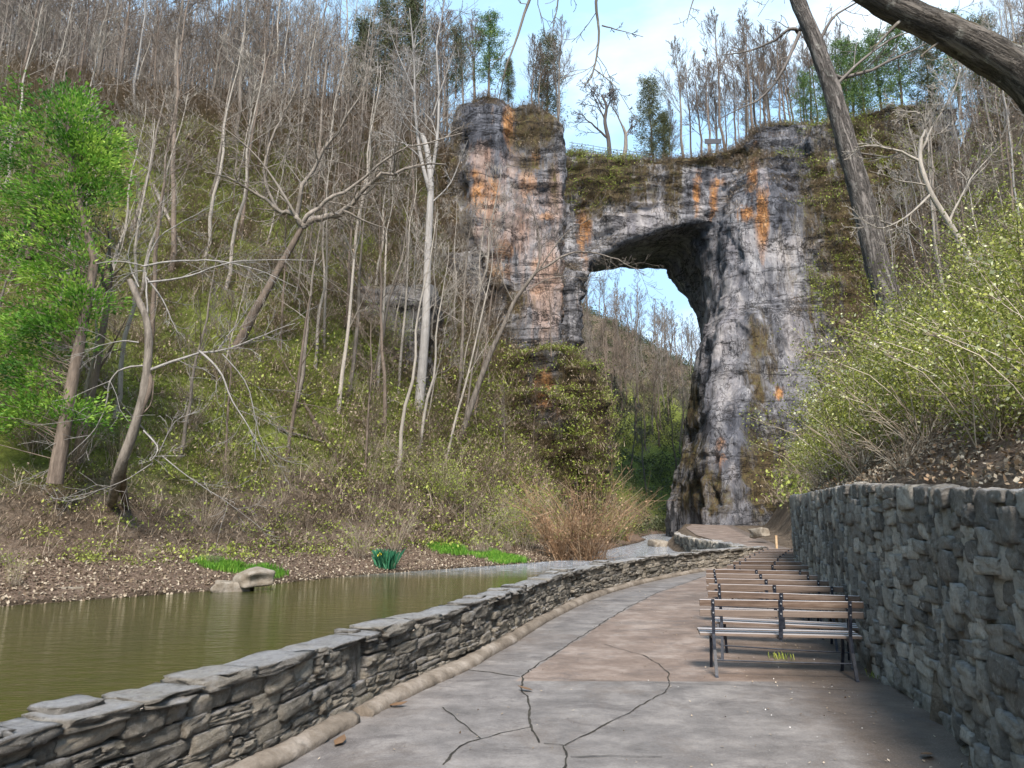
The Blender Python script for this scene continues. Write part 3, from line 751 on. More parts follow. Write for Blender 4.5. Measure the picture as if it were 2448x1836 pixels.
def cs(ch, x, y, rx, ry, w=1.0, ox=0, oy=0, sc=1.0):         # stain read on an enlarged crop
    X0, Y0 = F(x/sc+ox, y/sc+oy); return (ch, X0, Y0, rx/sc/2.39, ry/sc/2.39, w)
k3 = dict(ox=1300, oy=0, sc=2.676); k2 = dict(ox=820, oy=0, sc=2.676); k7 = dict(ox=1360, oy=560, sc=2.183)
# -- the arch
FX = 105.
span = [(1200, 335), (1240, 322), (1330, 338), (1420, 345), (1500, 338), (1560, 322), (1610, 300), (1625, 278), (1700, 262), (1790, 262), (1790, 470), (1575, 474), (1480, 483), (1400, 502), (1340, 524), (1300, 552), (1268, 590), (1200, 590)]
spanb = [(1200, 390), (1240, 388), (1330, 390), (1420, 395), (1500, 392), (1560, 380), (1610, 370), (1625, 360), (1700, 350), (1790, 350), (1790, 572), (1470, 580), (1440, 583), (1400, 584), (1340, 586), (1300, 589), (1268, 592), (1200, 592)]
leftab = [(1150, 560), (1268, 585), (1250, 640), (1243, 760), (1250, 900), (1262, 1130), (1262, 1180), (1150, 1180)]
def slabpoly(levels):
    """levels: list of (z, [(x,y)...]) same count -> closed loft"""
    n = len(levels[0][1]); V = []
    for z, P in levels: V += [(x, y, z) for x, y in P]
    Fs = [tuple(range(n))[::-1], tuple((len(levels)-1)*n+a for a in range(n))]
    for k in range(len(levels)-1): Fs += [(k*n+a, k*n+(a+1) % n, k*n+n+(a+1) % n, k*n+n+a) for a in range(n)]
    return np.array(V, float), Fs
def xat(xd, yd, Y): return float(at(*D(xd, yd), Y)[0])
def zat(yd, Y): return float(at(*D(1500, yd), Y)[2])
lev = []
for yd, back_x, front_x, fy in [(1190, 1446, 1512, 88), (1100, 1452, 1512, 90), (1000, 1480, 1535, 92), (900, 1488, 1552, 95), (820, 1496, 1550, 97), (765, 1503, 1560, 98), (735, 1513, 1570, 99), (680, 1503, 1572, 100), (620, 1486, 1580, 101), (590, 1462, 1585, 101), (560, 1440, 1588, 101), (500, 1430, 1590, 102), (440, 1430, 1590, 104)]:
    zf = zat(yd, 118)
    lev.append((zf, [(xat(front_x, yd, fy), fy), (xat(front_x+70, yd, fy-3), fy-3), (xat(1800, yd, fy-1), fy-1), (86, 100), (86, 140), (xat(back_x, yd, 124)+6, 134), (xat(back_x, yd, 124), 124), ((xat(back_x, yd, 124)+xat(front_x, yd, fy))/2-1.0, 112)]))
lev[0] = (-3, lev[0][1])
pillar = slabpoly(lev)
tower = prism([(1600, 520), (1612, 300), (1635, 275), (1700, 262), (1760, 262), (1900, 235), (1990, 215), (2080, 225), (2080, 560), (1780, 640), (1700, 620)], 103, 138)
tower2 = prism([(1760, 262), (1850, 258), (1900, 290), (1910, 700), (1800, 900), (1745, 900), (1725, 620)], 99, 120)
knee = prism([(1600, 500), (1650, 430), (1700, 400), (1740, 500), (1730, 640), (1680, 690), (1620, 640)], 98.5, 110)
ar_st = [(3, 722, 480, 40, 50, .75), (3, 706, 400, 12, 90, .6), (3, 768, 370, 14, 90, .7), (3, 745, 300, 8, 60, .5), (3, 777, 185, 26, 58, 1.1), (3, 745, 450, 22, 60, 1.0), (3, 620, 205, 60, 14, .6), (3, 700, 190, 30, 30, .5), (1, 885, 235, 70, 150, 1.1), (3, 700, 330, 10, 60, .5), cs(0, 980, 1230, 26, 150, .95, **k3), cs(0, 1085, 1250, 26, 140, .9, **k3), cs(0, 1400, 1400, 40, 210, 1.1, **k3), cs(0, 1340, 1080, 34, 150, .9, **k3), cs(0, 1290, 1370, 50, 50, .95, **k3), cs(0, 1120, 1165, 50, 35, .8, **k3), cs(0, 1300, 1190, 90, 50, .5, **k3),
         cs(1, 830, 1170, 60, 230, .95, **k3), cs(0, 260, 1450, 50, 190, .9, **k3), cs(1, 400, 1150, 330, 170, 1.1, **k3), cs(1, 300, 1300, 130, 120, .8, **k3), cs(1, 1250, 980, 240, 50, .9, **k3), cs(1, 900, 1030, 500, 40, 1.0, **k3),
         cs(2, 640, 1400, 170, 110, 1.15, **k3), cs(2, 650, 1290, 120, 40, 1.0, **k3), cs(2, 1180, 1250, 70, 120, .7, **k3), cs(2, 1400, 1120, 30, 100, 1.0, **k3), cs(2, 1010, 1300, 18, 90, 1.0, **k3), cs(1, 960, 1330, 40, 40, .5, **k3),
         cs(2, 1560, 1600, 150, 100, .9, **k3), cs(2, 1250, 1560, 140, 120, .8, **k3), cs(2, 780, 420, 130, 260, .85, **k7), cs(2, 820, 800, 90, 120, .7, **k7), cs(2, 1180, 500, 60, 250, .8, **k7), cs(2, 740, 1150, 50, 60, .6, **k7), cs(2, 860, 1250, 30, 80, .8, **k7),
         cs(1, 1000, 700, 80, 300, .75, **k7), cs(1, 700, 1350, 160, 130, .85, **k7), cs(1, 1020, 1250, 120, 260, .9, **k7), cs(0, 1095, 830, 28, 35, 1.0, **k7), cs(1, 640, 900, 60, 160, .9, **k7), cs(1, 640, 1150, 90, 120, .75, **k7), cs(0, 790, 1150, 30, 90, .55, **k7),
         cs(1, 560, 760, 200, 180, 1.2, ox=1840, oy=0, sc=2.676), cs(0, 660, 710, 60, 30, .9, ox=1840, oy=0, sc=2.676), cs(1, 330, 1200, 120, 260, 1.0, ox=1840, oy=0, sc=2.676)]
def pm(fc):
    u, v = project(fc); return ((v > 222+.0*u) & (u > 690) & (fc[:, 2] < 50)).astype(int)
arch = rock('rock_arch', [prism(span, FX, 127, spanb), prism(leftab, 101, 130), pillar, tower, tower2, knee], .46, M['rock'], 1.0, ar_st, seed=1, matfn=pm, mats=[M['rock'], M['rock_pillar']], vert=.5)
tag(arch, 'huge natural limestone arch with grey and orange streaked rock over the creek', 'natural arch')
# -- left cliff tower
cl = [(940, 420), (960, 330), (985, 250), (1008, 205), (1050, 192), (1085, 200), (1110, 235), (1130, 215), (1170, 232), (1218, 262), (1228, 330), (1226, 500), (1218, 700), (1222, 760), (1240, 820), (1180, 900), (1090, 880), (1040, 760), (1000, 620), (960, 520)]
cliff_st = [(1, 447, 230, 20, 110, .95), (1, 470, 300, 30, 40, .9), (1, 555, 165, 12, 40, .5), (3, 486, 125, 30, 40, 1.1), (3, 500, 170, 20, 30, .7), (3, 480, 225, 16, 20, .9), (1, 545, 118, 22, 30, .8), cs(0, 850, 1110, 40, 40, .85, **k2), cs(0, 880, 1250, 60, 90, 1.15, **k2), cs(0, 960, 1240, 50, 120, 1.0, **k2), cs(0, 1060, 780, 36, 130, 1.0, **k2), cs(0, 1230, 1020, 40, 60, .8, **k2), cs(0, 1180, 1190, 60, 90, .9, **k2), cs(0, 1300, 1385, 60, 30, .9, **k2), cs(0, 1040, 1600, 70, 60, 1.0, **k2),
            (2, *D(1110, 470), 40, 55, .72), (2, *D(1185, 610), 24, 60, .85), (0, *D(1180, 585), 14, 14, .8), (0, *D(1045, 430), 16, 26, .7), cs(2, 1370, 1250, 50, 220, .95, **k2), cs(2, 890, 1010, 80, 90, 1.0, **k2), cs(2, 1060, 1130, 50, 90, .7, **k2), cs(2, 870, 1480, 50, 40, 1.0, **k2), cs(2, 650, 960, 40, 40, .8, **k2), cs(2, 1250, 1300, 60, 80, .6, **k2),
            cs(1, 1230, 820, 150, 170, .9, **k2), cs(1, 1200, 1050, 90, 60, .8, **k2), cs(1, 700, 1150, 120, 350, .55, **k2), cs(0, 1050, 130, 90, 60, .7, ox=800, oy=600, sc=2.676), cs(0, 1300, 260, 50, 60, 1.0, ox=800, oy=600, sc=2.676), cs(0, 1290, 90, 40, 50, .9, ox=800, oy=600, sc=2.676), cs(2, 1400, 330, 60, 240, .8, ox=800, oy=600, sc=2.676), cs(0, 1465, 250, 16, 260, .8, ox=800, oy=600, sc=2.676), cs(1, 1150, 330, 120, 120, .6, ox=800, oy=600, sc=2.676)]
rib1 = prism([(1000, 260), (1040, 210), (1095, 225), (1112, 400), (1100, 620), (1050, 640), (1010, 500)], 77.8, 90)
rib2 = prism([(1135, 330), (1180, 300), (1222, 330), (1222, 480), (1214, 740), (1180, 760), (1130, 600)], 76.8, 90)
cliff = rock('cliff_tower', [prism(cl, 79, 128), rib1], .42, M['rock_cliff'], .85, cliff_st, seed=5, tilt=.03)
tag(cliff, 'tall grey and orange limestone cliff rising left of the arch', 'cliff')
lb = [(990, 900), (1040, 800), (1110, 760), (1160, 748), (1225, 742), (1268, 790), (1290, 850), (1302, 930), (1306, 1010), (1300, 1100), (1200, 1160), (1080, 1160), (1000, 1020)]
lb_st = [(1, 500, 400, 30, 60, 1.2), (1, 590, 430, 20, 80, 1.2), (1, 540, 460, 50, 40, 1.1), cs(0, 1340, 900, 80, 110, 1.2, ox=800, oy=600, sc=2.676), cs(0, 1440, 1010, 60, 90, .7, ox=800, oy=600, sc=2.676), cs(2, 1215, 1010, 40, 90, .9, ox=800, oy=600, sc=2.676), cs(1, 1550, 850, 130, 260, 1.2, ox=800, oy=600, sc=2.676), cs(1, 1150, 1200, 300, 200, .9, ox=800, oy=600, sc=2.676)]
bluff = rock('rock_bluff', [prism(lb, 74, 100), prism([(1000, 930), (1060, 860), (1150, 830), (1230, 860), (1275, 960), (1300, 1080), (1295, 1160), (990, 1160)], 69, 90)], .45, M['rock_brown'], 1.1, lb_st, seed=9)
tag(bluff, 'lower brush-covered rock bluff with a rusty orange face beside the creek', 'rock bluff')
# exposed ledges on the left hillside
for k, (xd, yd, w, h_) in enumerate([(800, 690, 9, 4.5), (300+560, 655, 6, 3), (985, 620, 6, 7)]):
    p = hit(*D(xd, yd), 20)
    V_, F_ = box(p[0]-w/2, p[0]+w/2, p[1]-.3, p[1]+7, p[2]-8, p[2]+h_*.6)
    o = rock('rock_ledge', [(V_, F_)], .35, M['rock_brown'], .8, [(2, *D(xd, yd), 20, 12, .5)], seed=20+k)
    tag(o, ['wide grey rock ledge among the trees half way up the left slope', 'small rock ledge right behind the straight pale trunk', 'dark rock ledge at the left foot of the cliff'][k], 'rock ledge')

# ------------------------------------------------------------------ vegetation
def unit(v): v = np.asarray(v, float); return v/(np.linalg.norm(v)+1e-9)
def grow(T, p, d, L, r, lev, up=.15, kids=5, wob=.18, tw=.012, sides=4, start=.2, tips=None, spread=.9, lenf=(.35, .6)):
    n = 6 if lev >= 2 else 4
    P = [np.array(p, float)]; d = unit(d)
    for k in range(n-1):
        d = unit(d+rng.normal(size=3)*wob+np.array([0, 0, up])); P.append(P[-1]+d*L/(n-1))
    P = np.array(P); R = np.linspace(r, max(tw, r*.28), n)
    T.add(P, R, sides if lev >= 2 else 3)
    if lev > 0:
        for k in range(kids):
            f = start+(1-start)*(k+random.random())/kids
            i = min(int(f*(n-1)), n-2); g = f*(n-1)-i
            q = P[i]*(1-g)+P[i+1]*g; t_ = unit(P[i+1]-P[i])
            s_ = unit(np.cross(t_, rng.normal(size=3))); dd = unit(t_+s_*spread*random.uniform(.6, 1.2))
            grow(T, q, dd, L*random.uniform(*lenf)*(1.15-.5*f), max(tw, r*.5*(1-.55*f)), lev-1, up, kids, wob, tw, sides, .15, tips, spread, lenf)
    elif tips is not None: tips.extend(P[1:])
def bare_tree(name, H, r0, mat, crown=.45, limbs=13, lean=(.06, 0), twig=.012, up=.16, kids=5, lev=2, spread=.9, lim=.42):
    root = empty(name); T = Tubes(); n = 12
    z = np.linspace(-.6, H, n); wx = np.cumsum(rng.normal(size=n))*.006*H; wy = np.cumsum(rng.normal(size=n))*.006*H
    P = np.stack([lean[0]*z+wx-wx[0], lean[1]*z+wy-wy[0], z], 1); R = r0*(1-.86*np.linspace(0, 1, n)**1.1); R[0] *= 1.25
    T.add(P, R, 7, .06); T.build('trunk', M[mat], root)
    B = Tubes(); B.add(P, R*.5, 4)
    for k in range(limbs):
        f = crown+(1-crown)*(k+random.random())/limbs; f = min(f, .985)
        i = min(int(f*(n-1)), n-2); g = f*(n-1)-i; q = P[i]*(1-g)+P[i+1]*g
        a = random.uniform(0, 6.28); e = random.uniform(.35, 1.1) if name != 'ridge_tree' else random.uniform(1.0, 2.2)
        grow(B, q, (math.cos(a), math.sin(a), e), H*lim*(1.15-f)*random.uniform(.6, 1.15), max(twig*1.6, r0*.38*(1.1-f)), lev, up, kids, .16, twig, 4, spread=spread)
    for k in range(int(limbs*.5)):                    # dead stubs and fine shoots lower on the trunk
        f = random.uniform(.12, crown); i = min(int(f*(n-1)), n-2); q = P[i]
        a = random.uniform(0, 6.28); grow(B, q, (math.cos(a), math.sin(a), .3), H*.08, twig*1.5, 1, .05, 3, .25, twig)
    B.build('branches', M[mat], root); return root
def needle_cloud(tips, per, spread, size, aspect=.22, up=.2):
    tips = np.array(tips); c = np.repeat(tips, per, 0)+rng.normal(size=(len(tips)*per, 3))*spread
    V, Fq = leaves(c, rng.uniform(size[0], size[1], len(c)), aspect, up)
    return V, Fq, np.repeat(np.clip(rng.normal(.45, .25, len(c)), 0, 1), 4)
def conifer(name, H, r0, crown=.3, wid=.22, mat='needle', per=9, whorl=15, flat=.1, sz=(.25, .55), spread=.28, top=.25):
    root = empty(name); T = Tubes(); n = 8; z = np.linspace(-.5, H, n)
    P = np.stack([.02*z+rng.normal(size=n)*.05, rng.normal(size=n)*.05, z], 1); T.add(P, r0*(1-.9*np.linspace(0, 1, n)), 6); T.build('trunk', M['bark_brown'], root)
    B = Tubes(); tips = []
    for k in range(whorl):
        f = crown+(1-crown)*k/whorl; q = P[0]+(P[-1]-P[0])*f
        for a in np.arange(4)*1.57+random.random()*3:
            prof = math.sin(min(1, (1.02-f)/(1-crown)+top)*1.5708)*random.choice([.25, .6, .8, 1.0, 1.35])*random.uniform(.8, 1.1)
            grow(B, q, (math.cos(a), math.sin(a), flat+random.uniform(-.15, .25)), H*wid*prof, .035, 1, .03, 4, .15, .012, 3, .25, tips)
    B.build('branches', M['bark_brown'], root)
    V, Fq, tt = needle_cloud(tips, per, spread, sz)
    mesh('crown', V, Fq, M[mat], root, False, {'tint': np.stack([tt]*3, 1)}); return root

def place(u, v, y0=12.):
    return hit(u, v, y0)
def zt(x, y): return float(height(np.array([x]), np.array([y]))[0])

# --- trees of the left hillside
protos = [bare_tree('bare_tree', 17, .17, 'bark_grey', .42, 13), bare_tree('bare_tree', 19, .15, 'bark_pale', .55, 10, (.03, .02)),
          bare_tree('bare_tree', 14, .13, 'bark_grey', .30, 14, (.10, 0)), bare_tree('bare_tree', 20, .20, 'bark_brown', .45, 14, (-.03, 0)),
          bare_tree('bare_tree', 12, .085, 'bark_pale', .35, 12, (.12, .03)), bare_tree('bare_tree', 16, .12, 'bark_brown', .35, 15, (-.05, .02)), bare_tree('bare_tree', 15, .10, 'bark_silver', .5, 11, (.07, 0))]
tones = ['grey-barked', 'pale slender', 'crooked grey', 'tall brown-barked', 'thin pale leaning', 'brown-barked', 'silver-barked']
used = {}
def put(pl, k, loc, rz, s, label, group, tilt=(0, 0)):
    pr = pl[k]
    if id(pr) not in used:
        used[id(pr)] = 1; o = pr; o.location = tuple(map(float, loc)); o.rotation_euler = (tilt[0], tilt[1], rz); o.scale = (s, s, s)
    else: o = dup(pr, loc, rz, s, tilt=tilt)
    o['label'] = label; o['group'] = group; o['category'] = 'tree'; return o
def scatter(n, xr, yr, ok, mind=1.5, seed=0):
    r = np.random.default_rng(seed); pts = []
    tries = 0
    while len(pts) < n and tries < n*60:
        tries += 1; x = r.uniform(*xr); y = r.uniform(*yr)
        if not ok(x, y): continue
        if any((x-a)**2+(y-b)**2 < mind**2 for a, b in pts): continue
        pts.append((x, y))
    return pts
def okleft(x, y):
    d = float(psd(x, y, SHORE)); 
    if d < 7: return False
    z = zt(x, y); u, v = project(np.array([x, y, z+1]))
    if not (-60 < u < 480 and v < 470): return False
    if 432 < u < 600 and y > 74 and y < 130: return False
    return True
pts = scatter(215, (-75, 6), (27, 92), okleft, 2.0, 3)
for x, y in pts:
    k = random.choice([0, 1, 1, 2, 3, 4, 4, 5, 6]); s = random.uniform(.7, 1.05)*(.75 if y < 45 else 1)
    put(protos, k, (x, y, zt(x, y)), random.uniform(-.7, .7), s, tones[k]+' bare tree, one of many on the steep left hillside', 'bare trees on the left hillside', (random.uniform(-.05, .05), random.uniform(-.02, .12)))
pts = scatter(62, (-95, 0), (48, 100), lambda x, y: zt(x, y) > .78*float(np.interp(y, [0, 40, 60, 75, 90, 120], [33, 35, 40, 47, 57, 59])) and -60 < project(np.array([x, y, zt(x, y)]))[0] < 470, 1.8, 33)
for x, y in pts:
    k = random.choice([0, 1, 3, 5]); put(protos, k, (x, y, zt(x, y)), random.uniform(0, 6), random.uniform(.8, 1.2), tones[k]+' bare tree on the crest of the left hillside', 'bare trees along the crest of the left hillside')
# --- far side of the gorge seen through the arch
pts = scatter(95, (0, 80), (133, 230), lambda x, y: 9 < float(psd(x, y, SHORE)) < 75 and 570 < project(np.array([x, y, zt(x, y)]))[0] < 720, 2.6, 5)
pf = [bare_tree('distant_tree', 17, .2, 'bark_brown', .3, 16, (.03, 0), .02), bare_tree('distant_tree', 15, .18, 'bark_grey', .35, 15, (-.04, 0), .02)]
for x, y in pts:
    put(pf, random.randint(0, 1), (x, y, zt(x, y)), random.uniform(0, 6), random.uniform(.85, 1.25), 'brownish bare tree on the far slope seen through the arch', 'bare trees seen through the arch')
# --- right hillside
def okright(x, y):
    d = -float(psd(x, y, FOOT)); 
    if d < 3.5: return False
    z = zt(x, y); u, v = project(np.array([x, y, z+1])); return 835 < u < 1070 and v < 330
pts = scatter(85, (14, 95), (24, 112), okright, 2.4, 9)
for x, y in pts:
    k = random.choice([0, 1, 2, 4, 5, 6]); put(protos, k, (x, y, zt(x, y)), random.uniform(2, 4), random.uniform(.6, .95), tones[k]+' bare tree, one of many on the right hillside', 'bare trees on the right hillside', (0, random.uniform(-.1, .05)))
# --- tall slender trees along the top of the arch
pt = [bare_tree('ridge_tree', 21, .23, 'bark_grey', .42, 20, (0, 0), .017, .13, 7, 2, .6, .40), bare_tree('ridge_tree', 23, .22, 'bark_brown', .5, 19, (.02, 0), .017, .15, 7, 2, .55, .38), bare_tree('ridge_tree', 19, .2, 'bark_brown', .38, 20, (-.02, 0), .017, .12, 7, 2, .65, .42)]
def top_z(u, v, Y): return at(u, v, Y)
ridge = [(1478, 330, .95), (1500, 335, .85), (1515, 328, 1.0), (1552, 318, .9), (1566, 312, .98), (1590, 300, .8), (1612, 290, .95), (1640, 280, .9), (1655, 276, 1.0), (1668, 275, .8), (1690, 265, .85), (1712, 265, .95), (1735, 262, .8), (1760, 262, .9), (1448, 338, .55), (1790, 262, .8), (1530, 325, .75), (1625, 280, 1.02), (1820, 262, .75), (1850, 258, .7)]
ridge += [(1150, 228, .6), (1205, 262, .65), (1020, 205, .6), (1165, 235, .5), (1000, 215, .55), (945, 250, .8), (965, 235, .75)]
ridge += [(x_+random.uniform(-8, 8), y_+4, s_*random.uniform(.6, .95)) for x_, y_, s_ in ridge[3:]]
for k, (xd, yd, s) in enumerate(ridge):
    Yd = random.uniform(111, 122) if xd > 1230 else random.uniform(90, 96); p = at(*D(xd, yd+6), 112 if xd > 1230 else 91); p[0] *= Yd/(112 if xd > 1230 else 91); p[1] = Yd; p[2] -= 1.5
    put(pt, k % 3, p, random.uniform(0, 6), s*1.22, 'tall slender bare tree standing against the sky on top of the %s' % ('arch' if xd > 1230 else 'left cliff'), 'bare trees along the top of the %s' % ('arch' if xd > 1230 else 'left cliff'))
# twisted tree with a dead-topped companion beside the fence
def px(pts, Y, dy=0): 
    out = []
    for k, q in enumerate(pts):
        yy_ = Y+dy*k if np.isscalar(Y) else Y[k]; out.append(at(*D(q[0], q[1]), yy_))
    return np.array(out)
def path_tree(name, label, mat, trunk, limbs, Y, r0, group=None, twigmat=None, tw=.012, kids=4, lev=1, base=None, kl=.28, taper=.45, up=.0, cat='tree', rough=.05, spread=.9, sides=9, kidr=.35):
    """a tree whose trunk and main limbs follow the photo; twigs grow from the limbs"""
    root = empty(name, (0, 0, 0)); T = Tubes()
    P = px(trunk, Y)
    if base is not None: P = np.vstack([np.array(base, float), P])
    n = len(P); q = np.linspace(0, n-1, n*4); Pi = np.stack([np.interp(q, range(n), P[:, a]) for a in range(3)], 1)
    for _ in range(3): Pi[1:-1] = (Pi[:-2]+2*Pi[1:-1]+Pi[2:])/4
    T.add(Pi, r0*(1-(1-taper)*np.linspace(0, 1, len(Pi))), sides, rough); 
    root.location = tuple(Pi[0]); off = Pi[0]
    T.V = [v-off for v in T.V]; T.build('trunk', M[mat], root)
    B = Tubes(); B.add(Pi, r0*.5*(1-(1-taper)*np.linspace(0, 1, len(Pi))), 4)
    for L in limbs:
        pts_, r1 = L[0], L[1]; Yl = L[2] if len(L) > 2 else Y; m = int(1.4*(L[3] if len(L) > 3 else kids))
        Q = px(pts_, Yl); n = len(Q); q = np.linspace(0, n-1, n*3); Qi = np.stack([np.interp(q, range(n), Q[:, a]) for a in range(3)], 1)
        for _ in range(2): Qi[1:-1] = (Qi[:-2]+2*Qi[1:-1]+Qi[2:])/4
        Qi[1:, 1] += np.cumsum(rng.normal(size=len(Qi)-1))*r1*1.2
        R = r1*(1-.8*np.linspace(0, 1, len(Qi))); B.add(Qi, np.maximum(R, tw), 5)
        tot = np.linalg.norm(np.diff(Qi, axis=0), axis=1).sum()
        for k in range(m):
            f = .25+.75*(k+random.random())/m; i = min(int(f*(len(Qi)-1)), len(Qi)-2); t_ = unit(Qi[i+1]-Qi[i])
            s_ = unit(np.cross(t_, rng.normal(size=3))); grow(B, Qi[i], unit(t_+s_*spread), tot*kl*random.uniform(.6, 1.2)*(1.2-.5*f), max(tw, r1*kidr*(1-f*.6)), lev, up, 4, .22, tw)
    B.V = [v-off for v in B.V]; B.build('branches', M[twigmat or mat], root)
    tag(root, label, cat, group); return root
path_tree('twisted_tree', 'gnarled bare tree with contorted limbs beside the fence left on the arch', 'bark_dark', [(1318, 350), (1315, 300), (1305, 262), (1312, 230), (1300, 205)], [([(1315, 300), (1285, 278), (1262, 262), (1250, 250)], .2), ([(1308, 262), (1290, 225), (1270, 200)], .16), ([(1305, 250), (1320, 215), (1312, 185)], .16), ([(1305, 235), (1285, 205), (1262, 180)], .14), ([(1302, 215), (1322, 190)], .12)], 109, .38, tw=.03, kids=7, lev=2, kl=.5)
path_tree('twisted_tree', 'pale forked bare tree with a broken top right of the gnarled one on the arch', 'bark_grey', [(1345, 350), (1352, 320), (1352, 290), (1345, 272)], [([(1350, 292), (1366, 272), (1362, 262)], .16), ([(1346, 276), (1335, 250), (1322, 228), (1318, 205)], .15), ([(1350, 300), (1372, 270)], .1)], 109, .4, tw=.03, kids=6, lev=2, kl=.5)
# --- evergreens
cp = [conifer('evergreen_tree', 15, .22, .10, .19, 'cedar', 10, 20, .35, (.25, .5), .34), conifer('evergreen_tree', 17, .25, .25, .22, 'needle', 10, 15, .05, (.3, .6), .36), conifer('evergreen_tree', 13, .2, .05, .17, 'cedar', 10, 20, .4, (.25, .5), .34)]
def ever(xd, yb, yt_, Y, k, label, group=None):
    b = at(*D(xd, yb), Y); t_ = at(*D(xd, yt_), Y); H = (15, 17, 13)[k]; o = put(cp, k, b-np.array([0, 0, .8]), random.uniform(0, 6), (t_[2]-b[2])/H, label, group); 
    if not group: del o['group']
    return o
ever(830, 215, -10, 84, 0, 'dark evergreen at the left edge of the cliff-top group'); ever(885, 205, -20, 86, 2, 'tall dark evergreen reaching the top of the photo above the left slope'); ever(985, 195, 48, 92, 0, 'short dense olive evergreen left of the light green pine')
ever(1055, 200, 18, 92, 1, 'light green pine standing highest on the cliff top'); ever(1098, 205, 118, 93, 2, 'small yellow-green evergreen at the foot of the cliff-top pine'); ever(1182, 255, 66, 95, 0, 'dark evergreen on the right end of the cliff top')
ever(780, 230, 30, 80, 2, 'dull evergreen half hidden among bare trees left of the cliff'); ever(1410, 345, 160, 113, 0, 'dark narrow evergreen rising from the middle of the arch top'); ever(1436, 345, 235, 112, 2, 'small dark evergreen beside the narrow one on the arch')
for xd, yt_, g in ((1745, 150, 1), (1790, 120, 1), (1835, 75, 1), (1870, 90, 1), (1905, 60, 1), (1950, 40, 1), (2010, 60, 0), (2075, 20, 1), (2140, 30, 0)):
    ever(xd, 275 if xd < 1900 else 240, yt_, random.uniform(100, 112), g, 'green pine in the group right of the arch top', 'pines right of the arch top')
path_pts = [(160, 1040), (150, 900), (165, 700), (150, 500), (140, 330), (150, 240)]
# --- bright arborvitae at the left edge
root = empty('arborvitae', at(*D(130, 1035), 27)); off = np.array(root.location); T = Tubes()
tr = px([(118, 1045), (150, 860), (205, 560), (160, 400), (140, 220)], 27); T.add(tr-off, np.linspace(.28, .05, 5), 8, .05)
T.build('trunk', M['bark_brown'], root)
T = Tubes(); tr2 = px([(60, 560), (75, 480), (70, 330)], 27); T.add(tr2-off, np.linspace(.14, .04, 3), 6)
blobs = [(150, 225, 50, 40), (60, 260, 80, 45), (190, 290, 60, 50), (120, 330, 110, 60), (210, 350, 45, 50), (30, 360, 60, 70), (170, 420, 80, 60), (60, 440, 80, 50), (130, 480, 110, 45), (30, 520, 70, 55), (110, 560, 80, 30), (130, 600, 60, 30), (60, 690, 90, 45), (130, 680, 70, 40), (20, 750, 60, 70), (60, 820, 60, 40), (120, 890, 110, 25), (30, 880, 60, 40), (90, 760, 70, 60), (180, 650, 55, 30), (215, 305, 40, 35), (175, 385, 60, 50), (-60, 400, 70, 120), (-80, 700, 80, 140)]
cen = []; dirs = []
for bx, by, rx, ry in blobs:
    c0 = at(*D(bx, by), 27); rxm = rx*.463/739.6*28; rym = ry*.463/739.6*28
    zq = c0[2]-.8; st0 = np.array([np.interp(zq, tr[:, 2], tr[:, a_]) for a_ in range(3)])
    for k in range(9):
        e = c0+rng.normal(size=3)*np.array([rxm*.55, max(.6, rxm*.5), rym*.5]); zq = e[2]-random.uniform(.2, 1.6); st_ = np.array([np.interp(zq, tr[:, 2], tr[:, a_]) for a_ in range(3)]); T.add(np.array([st_, (st_+e)/2+np.array([0, 0, .15]), e])-off, [.02, .014, .006], 3)
        m = int(36+rx*.65); l = rng.normal(size=(m, 3))*np.array([.40, .40, .24]); cen.append(e+l); dirs.append(unit(e-st_)*np.ones((m, 1))+l*1.5)
T.build('branches', M['bark_brown'], root)
cen = np.concatenate(cen)-off; dirs = np.concatenate(dirs); cen = np.repeat(cen, 2, 0)+rng.normal(size=(len(cen)*2, 3))*.05; dirs = np.repeat(dirs, 2, 0)
V, Fq = leaves(cen, rng.uniform(.10, .22, len(cen)), .38, .4, dirs); tt = np.repeat(np.clip(.5+1.0*fbm((cen[:, 0])*.9, cen[:, 1]*.9, cen[:, 2]*1.1, 3)+rng.normal(0, .13, len(cen))+.05*cen[:, 0], 0, 1), 4)
mesh('crown', V, Fq, M['arbor'], root, False, {'tint': np.stack([tt]*3, 1)}); tag(root, 'bright green arborvitae with lacy sprays at the left edge of the scene', 'evergreen tree')

for k, (xd, yd, s_) in enumerate([(1010, 690, .6), (1065, 760, .55), (1100, 790, .5), (1140, 760, .45), (1190, 760, .5), (1060, 860, .6), (985, 780, .6), (1150, 1010, .5), (1220, 1080, .45), (1090, 1000, .5)]):
    p = place(*D(xd, yd), 40); p = p if p is not None and p[1] < 100 else at(*D(xd, yd), 70)
    put(protos, (2, 5, 4)[k % 3], p-np.array([0, .5, .3]), random.uniform(0, 6), s_, tones[(2, 5, 4)[k % 3]]+' small bare tree growing below the left cliff and bluff', 'small bare trees below the left cliff')
